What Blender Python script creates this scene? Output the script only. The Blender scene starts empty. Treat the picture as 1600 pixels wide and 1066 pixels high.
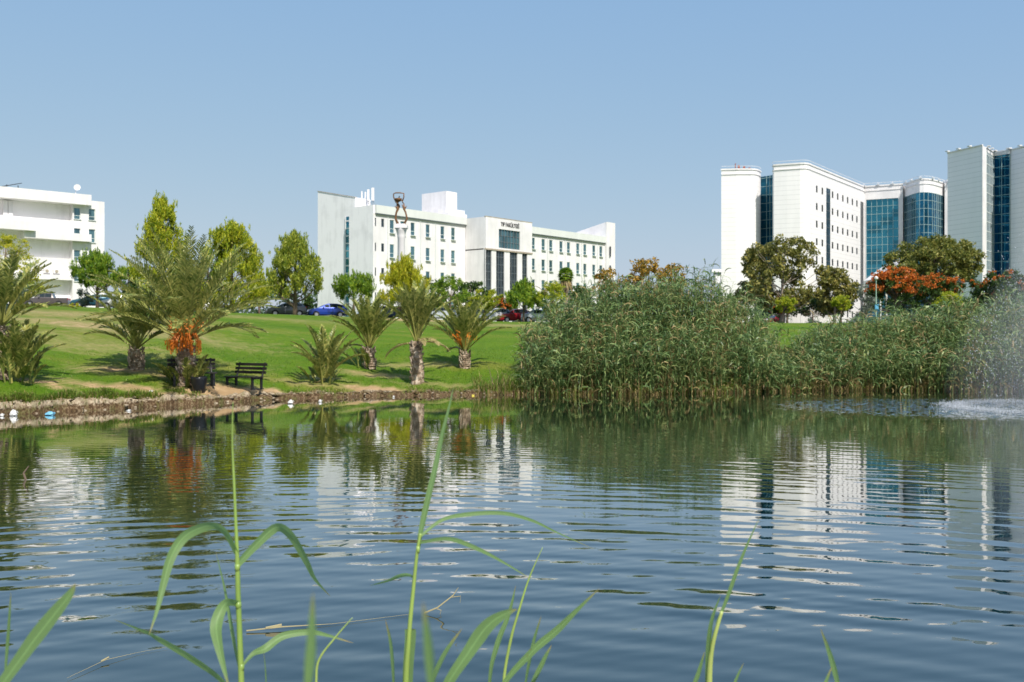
import bpy, math, random
import numpy as np
from mathutils import Vector, Matrix
R = math.radians
random.seed(7); rng = np.random.default_rng(7)
scene = bpy.context.scene
COL = scene.collection
F = 1555.0; CZ = 2.1; HY = 533.0          # focal length (px of a 1600 px wide frame), eye height over the water, horizon row

# ------------------------------------------------------------------ camera, sky, sun, exposure
cam = bpy.data.cameras.new('camera'); camo = bpy.data.objects.new('camera', cam); COL.objects.link(camo)
camo.location = (0, 0, CZ); camo.rotation_euler = (R(90), 0, 0)
cam.sensor_width = 36; cam.lens = 36 * F / 1600; cam.clip_start = .05; cam.clip_end = 12000
cam.dof.use_dof = True; cam.dof.focus_distance = 4.5; cam.dof.aperture_fstop = 8
scene.camera = camo
SUN_EL = R(49); SH = Vector((.41, -.912, 0)).normalized()
world = bpy.data.worlds.new('World'); scene.world = world; world.use_nodes = True
wn = world.node_tree; bg = wn.nodes['Background']
sky = wn.nodes.new('ShaderNodeTexSky'); sky.sky_type = 'NISHITA'; sky.sun_disc = False
sky.sun_elevation = SUN_EL; sky.sun_rotation = math.atan2(SH.x, SH.y)
sky.altitude = 0; sky.air_density = 1.0; sky.dust_density = 1.0; sky.ozone_density = 3.0
sp_ = wn.nodes.new('ShaderNodeSeparateColor'); cb_ = wn.nodes.new('ShaderNodeCombineColor'); wn.links.new(sky.outputs[0], sp_.inputs[0])
for i_, (g_, k_) in enumerate(((.55, 1.13), (.34, 1.70), (.05, 3.30))):          # flatter, hazier summer sky
    p_ = wn.nodes.new('ShaderNodeMath'); p_.operation = 'POWER'; wn.links.new(sp_.outputs[i_], p_.inputs[0]); p_.inputs[1].default_value = g_
    m_ = wn.nodes.new('ShaderNodeMath'); m_.operation = 'MULTIPLY'; wn.links.new(p_.outputs[0], m_.inputs[0]); m_.inputs[1].default_value = k_; wn.links.new(m_.outputs[0], cb_.inputs[i_])
wn.links.new(cb_.outputs[0], bg.inputs[0]); bg.inputs[1].default_value = .14
sun = bpy.data.lights.new('sun', 'SUN'); suno = bpy.data.objects.new('sun', sun); COL.objects.link(suno)
sun.energy = 4.0; sun.angle = R(.53); sun.color = (1, .95, .87)
sd = Vector((SH.x * math.cos(SUN_EL), SH.y * math.cos(SUN_EL), math.sin(SUN_EL)))
suno.rotation_euler = sd.to_track_quat('Z', 'Y').to_euler()
scene.view_settings.view_transform = 'Standard'; scene.view_settings.look = 'None'
scene.view_settings.gamma = 1; scene.view_settings.exposure = 0.5
scene.cycles.max_bounces = 8; scene.cycles.transparent_max_bounces = 16; scene.cycles.volume_bounces = 0

# ------------------------------------------------------------------ mesh helpers
class MB:
    def __init__(s): s.v = []; s.f = []; s.m = []; s.n = 0
    def add(s, V, Fs, mi=0):
        V = np.asarray(V, float).reshape(-1, 3)
        s.v.append(V)
        for f in Fs: s.f.append([i + s.n for i in f]); s.m.append(mi)
        s.n += len(V)
    def quads(s, V, mi=0):                       # V (k,4,3)
        V = np.asarray(V, float); k = len(V)
        s.v.append(V.reshape(-1, 3)); b = s.n
        s.f += (np.arange(k * 4).reshape(k, 4) + b).tolist(); s.m += [mi] * k; s.n += 4 * k
    def box(s, c, size, ax=None, mi=0):
        x, y, z = [q / 2 for q in size]
        V = np.array([[i * x, j * y, k * z] for k in (-1, 1) for j in (-1, 1) for i in (-1, 1)])
        if ax is not None: V = V @ np.array([ax[0], ax[1], ax[2]])
        s.add(V + np.array(c), [(0, 2, 3, 1), (4, 5, 7, 6), (0, 1, 5, 4), (2, 6, 7, 3), (0, 4, 6, 2), (1, 3, 7, 5)], mi)
    def prism(s, pts, z0, z1, mi=0, top=None):
        n = len(pts); V = [(p[0], p[1], z0) for p in pts] + [(p[0], p[1], (top[i] if top else z1)) for i, p in enumerate(pts)]
        s.add(V, [(i, (i + 1) % n, n + (i + 1) % n, n + i) for i in range(n)] + [tuple(range(n))[::-1], tuple(range(n, 2 * n))], mi)
    def tube(s, P, rad, k=6, mi=0, cap=True):
        P = [Vector(p) for p in P]; n = len(P)
        if not hasattr(rad, '__len__'): rad = [rad] * n
        V = []; up = None
        for i in range(n):
            t = (P[min(i + 1, n - 1)] - P[max(i - 1, 0)])
            t = t.normalized() if t.length > 1e-9 else Vector((0, 0, 1))
            if up is None: up = Vector((1, 0, 0)) if abs(t.x) < .8 else Vector((0, 1, 0))
            a = (up - t * up.dot(t)).normalized(); b = t.cross(a); up = a
            for j in range(k):
                q = 2 * math.pi * j / k; V.append(P[i] + (a * math.cos(q) + b * math.sin(q)) * rad[i])
        Fs = [(i * k + j, i * k + (j + 1) % k, (i + 1) * k + (j + 1) % k, (i + 1) * k + j) for i in range(n - 1) for j in range(k)]
        if cap: Fs += [tuple(range(k))[::-1], tuple(range((n - 1) * k, n * k))]
        s.add([tuple(v) for v in V], Fs, mi)
    def lathe(s, prof, c=(0, 0, 0), k=16, mi=0):
        V = [(c[0] + r * math.cos(2 * math.pi * j / k), c[1] + r * math.sin(2 * math.pi * j / k), c[2] + z) for r, z in prof for j in range(k)]
        n = len(prof)
        s.add(V, [(i * k + j, i * k + (j + 1) % k, (i + 1) * k + (j + 1) % k, (i + 1) * k + j) for i in range(n - 1) for j in range(k)]
              + [tuple(range(k))[::-1], tuple(range((n - 1) * k, n * k))], mi)
    def mesh(s, name, mats, smooth=False):
        me = bpy.data.meshes.new(name)
        V = np.concatenate(s.v) if s.v else np.zeros((0, 3))
        L = np.fromiter((len(f) for f in s.f), int, len(s.f))
        me.vertices.add(len(V)); me.vertices.foreach_set('co', V.ravel())
        me.loops.add(int(L.sum())); me.loops.foreach_set('vertex_index', np.fromiter((i for f in s.f for i in f), int, int(L.sum())))
        me.polygons.add(len(L)); me.polygons.foreach_set('loop_start', np.concatenate([[0], np.cumsum(L)[:-1]]).astype(int))
        me.polygons.foreach_set('material_index', np.array(s.m, int))
        me.polygons.foreach_set('use_smooth', np.full(len(L), smooth))
        for m in (mats if isinstance(mats, (list, tuple)) else [mats]): me.materials.append(m)
        me.update(calc_edges=True); me.validate(); return me
    def obj(s, name, mats, parent=None, smooth=False, loc=None):
        o = bpy.data.objects.new(name, s.mesh(name, mats, smooth)); COL.objects.link(o)
        if loc is not None: o.location = loc
        if parent: o.parent = parent
        return o
def tag(o, label=None, cat=None, group=None, kind=None):
    for k, v in (('label', label), ('category', cat), ('group', group), ('kind', kind)):
        if v: o[k] = v
    return o
def empty(name, loc, rz=0, label=None, cat=None, group=None):
    o = bpy.data.objects.new(name, None); COL.objects.link(o); o.location = loc; o.rotation_euler = (0, 0, rz)
    o.empty_display_size = .3
    return tag(o, label, cat, group)
def copy_tree(o, parent=None):
    c = o.copy(); COL.objects.link(c); c.parent = parent
    for ch in list(o.children): copy_tree(ch, c)
    return c

# ------------------------------------------------------------------ materials
MAT = {}
def mat(name, col, rough=.6, metal=0, spec=.5, **kw):
    if name in MAT: return MAT[name]
    m = bpy.data.materials.new(name); m.use_nodes = True; b = m.node_tree.nodes['Principled BSDF']
    b.inputs['Base Color'].default_value = (*col, 1); b.inputs['Roughness'].default_value = rough
    b.inputs['Metallic'].default_value = metal; b.inputs['Specular IOR Level'].default_value = spec
    for k, v in kw.items(): b.inputs[k].default_value = v
    MAT[name] = m; return m
class NT:
    def __init__(s, m): s.t = m.node_tree; s.b = s.t.nodes['Principled BSDF']
    def n(s, typ, **kw):
        x = s.t.nodes.new(typ)
        for k, v in kw.items(): setattr(x, k, v)
        return x
    def l(s, a, b): s.t.links.new(a, b)
    def m(s, op, a, b=None, c=None):
        x = s.n('ShaderNodeMath', operation=op)
        for i, q in enumerate((a, b, c)):
            if q is None: continue
            if isinstance(q, (int, float)): x.inputs[i].default_value = q
            else: s.l(q, x.inputs[i])
        return x.outputs[0]
    def pos(s): return s.n('ShaderNodeNewGeometry').outputs['Position']
    def noise(s, scale, detail=4, vec=None, rough=.55, sc=None):
        x = s.n('ShaderNodeTexNoise'); x.inputs['Scale'].default_value = scale; x.inputs['Detail'].default_value = detail
        x.inputs['Roughness'].default_value = rough
        if vec is None: vec = s.pos()
        if sc:
            mp = s.n('ShaderNodeMapping'); mp.inputs['Scale'].default_value = sc; s.l(vec, mp.inputs[0]); vec = mp.outputs[0]
        s.l(vec, x.inputs['Vector']); return x
    def ramp(s, fac, stops):
        r = s.n('ShaderNodeValToRGB'); e = r.color_ramp.elements
        while len(e) < len(stops): e.new(.5)
        for q, (p, c) in zip(e, stops): q.position = p; q.color = (*c, 1) if len(c) == 3 else c
        s.l(fac, r.inputs[0]); return r.outputs[0]
    def mix(s, fac, a, b, mode='MIX'):
        x = s.n('ShaderNodeMix', data_type='RGBA', blend_type=mode)
        for i, q in ((0, fac), (6, a), (7, b)):
            if isinstance(q, (int, float)): x.inputs[i].default_value = q
            elif isinstance(q, tuple): x.inputs[i].default_value = (*q, 1)
            else: s.l(q, x.inputs[i])
        return x.outputs[2]
    def bump(s, h, dist=.02, st=.6):
        x = s.n('ShaderNodeBump'); x.inputs['Distance'].default_value = dist; x.inputs['Strength'].default_value = st
        s.l(h, x.inputs['Height']); s.l(x.outputs[0], s.b.inputs['Normal'])
G3 = lambda v: (v, v, v)
def wall_mat(name, col, dirt=.25, lines=None, lw=.05, streak=.5):
    m = mat(name, col, .75); t = NT(m); p = t.pos()
    a = t.noise(.35, 5, p, .6); b = t.noise(1.0, 6, p, .65, sc=(1.1, 1.1, .12))
    f = t.m('MULTIPLY', t.m('MULTIPLY', a.outputs[0], b.outputs[0]), 2.0)
    c = t.ramp(f, [(.2, tuple(q * (1 - dirt) for q in col)), (.2 + streak, col)])
    if lines:
        z = t.n('ShaderNodeSeparateXYZ'); t.l(p, z.inputs[0])
        fr = t.m('LESS_THAN', t.m('FRACT', t.m('DIVIDE', z.outputs[2], lines)), lw)
        c = t.mix(t.m('MULTIPLY', fr, .45), c, G3(.35))
    t.l(c, t.b.inputs['Base Color']); return m
M_wall = wall_mat('white_render', (.80, .775, .775), .20)
M_wallold = wall_mat('weathered_render', (.88, .855, .86), .18, streak=.3)
M_cornice = wall_mat('cornice_paint', (.68, .695, .665), .10)
M_stain = wall_mat('stained_edge', (.45, .38, .30), .4)
M_panel = wall_mat('white_panel', (.82, .795, .79), .06, lines=1.04, lw=.07)
M_panel2 = wall_mat('pale_grey_panel', (.88, .85, .87), .05, lines=1.0, lw=.08)
M_grey = mat('grey_metal', (.25, .27, .28), .4, .6)
M_dark = mat('dark_metal', (.02, .02, .022), .5)
M_frame = mat('window_frame_paint', (.62, .66, .64), .5)
M_frameteal = mat('teal_mullion', (.30, .42, .42), .4)
M_roof = mat('roof_screed', (.42, .41, .39), .9)
def glass_mat(name, col, var=.5, cell=(1.3, 1.95), metal=.75, rough=.04):
    m = mat(name, col, rough, metal); t = NT(m); p = t.pos()
    s = t.n('ShaderNodeSeparateXYZ'); t.l(p, s.inputs[0])
    cx = t.m('FLOOR', t.m('DIVIDE', t.m('ADD', s.outputs[0], s.outputs[1]), cell[0])); cz = t.m('FLOOR', t.m('DIVIDE', s.outputs[2], cell[1]))
    cb = t.n('ShaderNodeCombineXYZ'); t.l(cx, cb.inputs[0]); t.l(cz, cb.inputs[1])
    w = t.n('ShaderNodeTexWhiteNoise', noise_dimensions='2D'); t.l(cb.outputs[0], w.inputs['Vector'])
    c = t.ramp(w.outputs['Value'], [(0, tuple(q * (1 - var) for q in col)), (.5, col), (1, tuple(q * (1 + var * .4) for q in col))])
    t.l(c, t.b.inputs['Base Color'])
    n = t.noise(.6, 2, p); t.bump(n.outputs[0], .02, .5); return m
M_glass = glass_mat('window_glass', (.10, .20, .23), .45, (.9, 2.0), .55, .08)
M_glassdk = glass_mat('dark_glass', (.035, .05, .06), .5, (.8, 1.3), .25, .12)
M_curtain = glass_mat('teal_curtain_glass', (.045, .22, .28), .35, (1.3, 1.95), .8)
M_curtain2 = glass_mat('blue_curtain_glass', (.015, .13, .22), .35, (1.3, 1.95), .8)

M_slot = mat('black_window_glass', (.012, .016, .02), .25, 0, .3)  # near-black, rougher glass for the small hospital windows
def leaf_mat(name, cols, trans=.35, rough=.5):
    m = bpy.data.materials.new(name); m.use_nodes = True; t = NT(m); MAT[name] = m
    g = t.n('ShaderNodeNewGeometry')
    n = t.noise(.9, 2, g.outputs['Position'])
    f = t.m('ADD', t.m('MULTIPLY', g.outputs['Random Per Island'], .75), t.m('MULTIPLY', t.m('SUBTRACT', n.outputs[0], .25), .5))
    k = len(cols); c = t.ramp(f, [(.08 + .84 * i / (k - 1), cols[i]) for i in range(k)])
    t.l(c, t.b.inputs['Base Color']); t.b.inputs['Roughness'].default_value = rough
    t.b.inputs['Specular IOR Level'].default_value = .35
    tr = t.n('ShaderNodeBsdfTranslucent'); hs = t.n('ShaderNodeHueSaturation'); hs.inputs['Value'].default_value = 1.3
    t.l(c, hs.inputs['Color']); t.l(hs.outputs[0], tr.inputs[0])
    mx = t.n('ShaderNodeMixShader'); mx.inputs[0].default_value = trans
    t.l(t.b.outputs[0], mx.inputs[1]); t.l(tr.outputs[0], mx.inputs[2])
    t.l(mx.outputs[0], t.t.nodes['Material Output'].inputs[0]); return m
M_bark = mat('bark', (.16, .11, .075), .9); t = NT(M_bark); nn = t.noise(4, 5, None, .6, (1, 1, .2))
t.l(t.ramp(nn.outputs[0], [(.3, (.06, .042, .03)), (.7, (.25, .18, .13))]), t.b.inputs['Base Color']); t.bump(nn.outputs[0], .03)
M_barkpale = mat('pale_bark', (.3, .25, .2), .9)
L_pine = leaf_mat('pine_needles_fresh', [(.079, .144, .011), (.226, .299, .016), (.450, .483, .030), (.674, .599, .048)], .4)
L_pine2 = leaf_mat('pine_needles_green', [(.034, .091, .012), (.100, .202, .017), (.221, .344, .026), (.376, .445, .036)], .35)
L_pine3 = leaf_mat('pine_needles_olive', [(.067, .123, .017), (.177, .248, .026), (.353, .392, .043), (.530, .515, .072)], .35)
L_yel = leaf_mat('yellow_needles', [(.152, .197, .013), (.334, .364, .019), (.547, .530, .031), (.668, .576, .062)], .45)
L_dark = leaf_mat('dark_leaves', [(.021, .055, .013), (.053, .110, .019), (.106, .166, .029)], .25)
L_euc = leaf_mat('gum_leaves', [(.058, .076, .021), (.141, .151, .033), (.248, .235, .053), (.413, .336, .083)], .3)
L_ochre = leaf_mat('ochre_leaves', [(.094, .100, .016), (.250, .172, .023), (.437, .257, .035), (.530, .315, .047)], .35)
L_oli = leaf_mat('olive_round_leaves', [(.052, .081, .016), (.133, .164, .027), (.230, .230, .047), (.342, .297, .068)], .3)
L_flame = leaf_mat('flame_tree_leaves', [(.02, .045, .01), (.045, .09, .015), (.08, .13, .02)], .3)
L_flower = leaf_mat('flame_tree_flowers', [(.38, .075, .012), (.52, .14, .018), (.60, .21, .03)], .3)
L_grey = leaf_mat('grey_olive_leaves', [(.10, .13, .09), (.20, .24, .18), (.32, .35, .28)], .3)
L_palm = leaf_mat('palm_leaflets', [(.072, .111, .022), (.176, .219, .048), (.309, .322, .086), (.515, .460, .130)], .25, .4)
L_palmdry = leaf_mat('dry_palm_leaflets', [(.22, .19, .08), (.38, .31, .13), (.45, .36, .16)], .25)
L_rachis = mat('palm_rachis', (.30, .30, .08), .5)
L_reed = leaf_mat('reed_leaves', [(.040, .084, .024), (.086, .151, .046), (.139, .225, .071), (.231, .303, .108), (.347, .372, .125)], .3, .4)
L_straw = leaf_mat('dry_reed', [(.225, .167, .068), (.360, .264, .111), (.468, .361, .170)], .3)
L_grassb = leaf_mat('grass_blades', [(.050, .110, .010), (.100, .190, .015), (.160, .240, .025), (.260, .280, .050)], .35)
L_front = leaf_mat('near_reed_leaf', [(.15, .27, .09), (.21, .35, .12), (.28, .42, .16)], .55, .48)
t = NT(L_front); tc = t.n('ShaderNodeUVMap'); uvx = t.n('ShaderNodeSeparateXYZ'); t.l(tc.outputs[0], uvx.inputs[0])
vein = t.m('ADD', t.m('MULTIPLY', t.m('SINE', t.m('MULTIPLY', uvx.outputs[0], 75)), .10), .95); rib = t.m('MULTIPLY', t.m('LESS_THAN', t.m('ABSOLUTE', t.m('SUBTRACT', uvx.outputs[0], .5)), .05), .35)
nn = t.noise(9, 5, None, .65); base_ = t.b.inputs['Base Color'].links[0].from_socket
tipc = t.mix(t.ramp(t.m('ADD', uvx.outputs[1], t.m('MULTIPLY', t.m('SUBTRACT', nn.outputs[0], .5), .22)), [(.90, G3(0)), (.99, G3(1))]), base_, (.42, .33, .14))
cc_ = t.mix(1.0, tipc, t.m('ADD', t.m('MULTIPLY', vein, t.m('ADD', .7, t.m('MULTIPLY', nn.outputs[0], .6))), rib), 'MULTIPLY')
spots = t.noise(60, 3, None, .6); cc_ = t.mix(t.ramp(spots.outputs[0], [(.68, G3(0)), (.74, G3(.6))]), cc_, (.20, .15, .05))
t.l(cc_, t.b.inputs['Base Color'])
for nd in t.t.nodes:
    if nd.type == 'HUE_SAT': t.l(cc_, nd.inputs['Color'])
M_stem = mat('near_reed_stem', (.26, .38, .08), .35)
t = NT(M_stem); nn = t.noise(6, 5, None, .6, (1, 1, .25)); n2_ = t.noise(70, 2, None, .6, (1, 1, .1))
t.l(t.mix(.5, t.ramp(nn.outputs[0], [(.3, (.17, .30, .06)), (.55, (.30, .40, .10)), (.75, (.44, .42, .16))]), t.ramp(n2_.outputs[0], [(.3, G3(.6)), (.7, G3(1.35))]), 'MULTIPLY'), t.b.inputs['Base Color'])

# ------------------------------------------------------------------ terrain
SX = [-60, -30, -22, -18, -16, -14.35, -13.37, -12.0, -10.6, -9.03, -7.1, -4.9, 0, 5, 9, 12.3, 16.4, 21.3, 40, 70]
SY = [-30, 0, 12, 20.5, 25, 27.9, 29.7, 31.1, 33, 35.1, 36.8, 38, 38.9, 39, 40.6, 42.4, 42.6, 41.3, 38, 30]
CPX = [-600, 0, 150, 410, 640, 800, 1200, 2200]; CPZ = [5.45, 5.3, 5.22, 4.62, 4.22, 3.92, 3.82, 3.82]
def Ys(X): return np.interp(X, SX, SY)
def crest(X): return np.interp(np.asarray(X) / 100 * F + 800, CPX, CPZ)
def sm(x): x = np.clip(x, 0, 1); return x * x * (3 - 2 * x)
def jit(X): return .35 * np.sin(X * 2.1 + .7 * np.sin(X * 5.3)) * .5 + .12 * np.sin(X * 9.7 + 1) + .06 * np.sin(X * 23)
def ground(X, Y):
    X = np.asarray(X, float); Y = np.asarray(Y, float); v = Y - Ys(X) - jit(X)
    hb = np.interp(X, [-16, -12, -10.6, -9, -5, 2, 30], [.41, .34, .28, .22, .16, .15, .22]) + .03 * np.sin(X * 3.3) + .02 * np.sin(X * 7.7)
    bank = np.interp(v, [-8, -.5, 0, .04, .14, .4], [-2, -.35, -.03, .45, .9, 1.0])
    u = np.clip((v - .5) / (100 - Ys(X)), 0, 1)
    lawn = (crest(X) - hb - .05) * (1 - (1 - u) ** 2.15) + (.05 * sm(v / 2))
    und = (.16 * np.sin(X * .33 + Y * .12) * np.sin(Y * .21 + 1.3 + X * .07) + .10 * np.sin(X * .9 + Y * .35)) * sm((v - 2) / 8) * (1 - sm((v - 12) / 12))
    z = np.where(bank < 1, np.where(v < 0, bank * 1.0, bank * hb), hb + lawn + und)
    z = np.where(v > 62, np.minimum(z, crest(X)), z)
    return z + np.clip((Y - 97) / 18, 0, 1) * np.interp(X, [-46, -36], [.75, .16])
def gz(x, y): return float(ground(x, y))
def PX(px, Y): return (px - 800) / F * Y
def PZ(py, Y): return CZ + (HY - py) / F * Y
def foot(px, py, y0=26, y1=99):
    for Y in np.arange(y0, y1, .1):
        X = PX(px, Y)
        if Y > Ys(X) + .4 and HY + (CZ - gz(X, Y)) * F / Y <= py: return X, float(Y), gz(X, Y)
    return PX(px, y1), y1, gz(PX(px, y1), y1)

PATCHES = []
def worn_at(X, Y):
    D = np.zeros_like(np.asarray(X, float))
    for cx, cy, wx, wy, s in PATCHES: D = np.maximum(D, s * np.exp(-(((X - cx) / wx) ** 2 + ((Y - cy) / wy) ** 2) * 1.2))
    return D
def terrain():
    xs = np.concatenate([np.linspace(-900, -70, 24), np.linspace(-66, -26, 21), np.arange(-25, 25, .14), np.linspace(26, 70, 23), np.linspace(80, 900, 24)])
    vs = np.concatenate([[-8, -3, -1.2, -.6, -.3], np.arange(-.15, 1.2, .07), np.arange(1.3, 8, .25), np.arange(8.5, 64, .8), [66, 70, 80, 100, 150, 250, 450, 900, 2000]])
    X, Vv = np.meshgrid(xs, vs); Y = Ys(X) + jit(X) + Vv; Z = ground(X, Y)
    r = rng.normal(0, 1, X.shape); near = (Vv > 0) & (Vv < .5)
    Z = Z + np.where(near, r * .035, 0); Y = Y + np.where(near, rng.normal(0, .05, X.shape), 0)
    n, m = X.shape; b = MB()
    idx = np.arange(n * m).reshape(n, m)
    Fs = np.stack([idx[:-1, :-1], idx[:-1, 1:], idx[1:, 1:], idx[1:, :-1]], -1).reshape(-1, 4).tolist()
    b.add(np.stack([X, Y, Z], -1).reshape(-1, 3), Fs)
    # worn earth: patches on the lawn, in world metres
    D = np.zeros_like(X)
    PATCHES.clear()
    def patch(px, py, wx, wy, s=1.0):
        nonlocal D
        cx, cy, _ = foot(px, py); PATCHES.append((cx, cy, wx, wy, s))
        q = ((X - cx) / wx) ** 2 + ((Y - cy) / wy) ** 2
        D = np.maximum(D, s * np.exp(-q * 1.2))
    for a in [(372, 616, 1.7, 1.1, 1.5), (425, 617, 1.2, .7, 1.2), (320, 613, 1.3, .45, 1.1), (585, 609, 1.3, .7, 1.5), (150, 604, 2.0, .4, .95), (70, 597, 1.2, .4, 1), (230, 609, 1.9, .42, 1.1), (180, 579, 1.7, .6, .9), (255, 588, 1.3, .5, .8),
              (140, 580, 1.4, .5, .5), (580, 587, 2.2, .8, .7), (640, 572, 3, .9, .5), (500, 592, 1.2, .5, .6), (640, 500, 5, 5, .9), (160, 510, 8, 3, .7), (125, 492, 9, 5, .6), (700, 604, 3, .6, .5), (420, 498, 10, 4, .35), (780, 508, 9, 4, .5), (100, 534, 8, 2.5, .4), (60, 520, 6, 2, .35), (480, 600, 2, .6, .6)]:
        patch(*a)
    me = b.mesh('lawn_ground', M_ground, True)
    at = me.attributes.new('worn', 'FLOAT', 'POINT'); at.data.foreach_set('value', D.ravel().astype(np.float32))
    at = me.attributes.new('shore', 'FLOAT', 'POINT'); at.data.foreach_set('value', Vv.ravel().astype(np.float32))
    o = bpy.data.objects.new('ground', me); COL.objects.link(o); tag(o, 'green lawn rising from the eroded pond bank', 'lawn', kind='structure')
M_ground = mat('lawn_and_earth', (.1, .18, .03), .95, spec=.15); t = NT(M_ground); p = t.pos()
n1 = t.noise(.22, 5, p, .55, (.6, 1.6, 1)); n2 = t.noise(9, 4, p, .7); n3 = t.noise(1.7, 5, p, .65); n4 = t.noise(45, 3, p, .7)
gr = t.ramp(n1.outputs[0], [(.3, (.064, .140, .005)), (.5, (.098, .172, .008)), (.7, (.175, .19, .028))])
gr = t.mix(.55, gr, t.ramp(n2.outputs[0], [(.3, G3(.55)), (.7, G3(1.4))]), 'MULTIPLY')
gr = t.mix(.5, gr, t.ramp(n4.outputs[0], [(.3, G3(.5)), (.7, G3(1.5))]), 'MULTIPLY')
straw = t.ramp(n2.outputs[0], [(.3, (.26, .22, .08)), (.7, (.40, .32, .14))])
dirt = t.ramp(n3.outputs[0], [(.3, (.34, .22, .11)), (.7, (.52, .36, .20))])
aw = t.n('ShaderNodeAttribute', attribute_name='worn').outputs['Fac']; ash = t.n('ShaderNodeAttribute', attribute_name='shore').outputs['Fac']
w = t.m('ADD', aw, t.m('MULTIPLY', t.m('SUBTRACT', n3.outputs[0], .5), 1.1))
w2 = t.m('ADD', w, t.m('MULTIPLY', t.m('SUBTRACT', n2.outputs[0], .5), .7))
c = t.mix(t.m('MULTIPLY', t.ramp(w, [(.12, G3(0)), (.55, G3(1))]), .75), gr, straw)
c = t.mix(t.ramp(w2, [(.55, G3(0)), (.85, G3(1))]), c, dirt)
zz_ = t.n('ShaderNodeSeparateXYZ'); t.l(p, zz_.inputs[0]); nb = t.noise(3.5, 6, p, .7); nb2 = t.noise(14, 5, p, .7)
bk = t.ramp(nb2.outputs[0], [(.30, (.022, .014, .008)), (.52, (.13, .080, .042)), (.72, (.42, .34, .22))])
hz_ = t.m('ADD', zz_.outputs[2], t.m('MULTIPLY', t.m('SUBTRACT', nb2.outputs[0], .5), .22)); lip = t.ramp(nb2.outputs[0], [(.35, (.22, .15, .09)), (.6, (.55, .46, .33))])
bk = t.mix(t.ramp(hz_, [(.15, G3(0)), (.24, G3(1))]), bk, lip); bk = t.mix(t.ramp(nb.outputs[0], [(.5, G3(0)), (.62, G3(.6))]), bk, (.10, .11, .03))
sf = t.m('ADD', ash, t.m('MULTIPLY', t.m('SUBTRACT', nb.outputs[0], .5), .5))
c = t.mix(t.ramp(t.m('DIVIDE', sf, 1.0), [(.30, G3(1)), (.52, G3(0))]), c, bk)
t.l(c, t.b.inputs['Base Color']); hh = t.m('ADD', n2.outputs[0], t.m('MULTIPLY', nb2.outputs[0], .6)); t.bump(hh, .09, .8)
terrain()
b = MB(); b.prism([(-30, -30), (30, -30), (30, .1), (8, .75), (2, .9), (-4, .85), (-30, .3)], -1.2, .25)
tag(b.obj('bank', M_ground), 'near grassy bank beneath the viewer at pond edge', 'bank', kind='structure')
b = MB()
xs = np.linspace(-120, 160, 60)
for i in range(len(xs) - 1):
    q = [(xs[i], 104), (xs[i + 1], 104), (xs[i + 1], 121), (xs[i], 121)]
    b.add([(a, c_, gz(a, c_) + .03) for a, c_ in q], [(0, 1, 2, 3)])
M_asph = mat('asphalt', (.055, .055, .06), .9)
tag(b.obj('road', M_asph), 'asphalt parking road along the top of the lawn', 'road', kind='structure')

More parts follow.
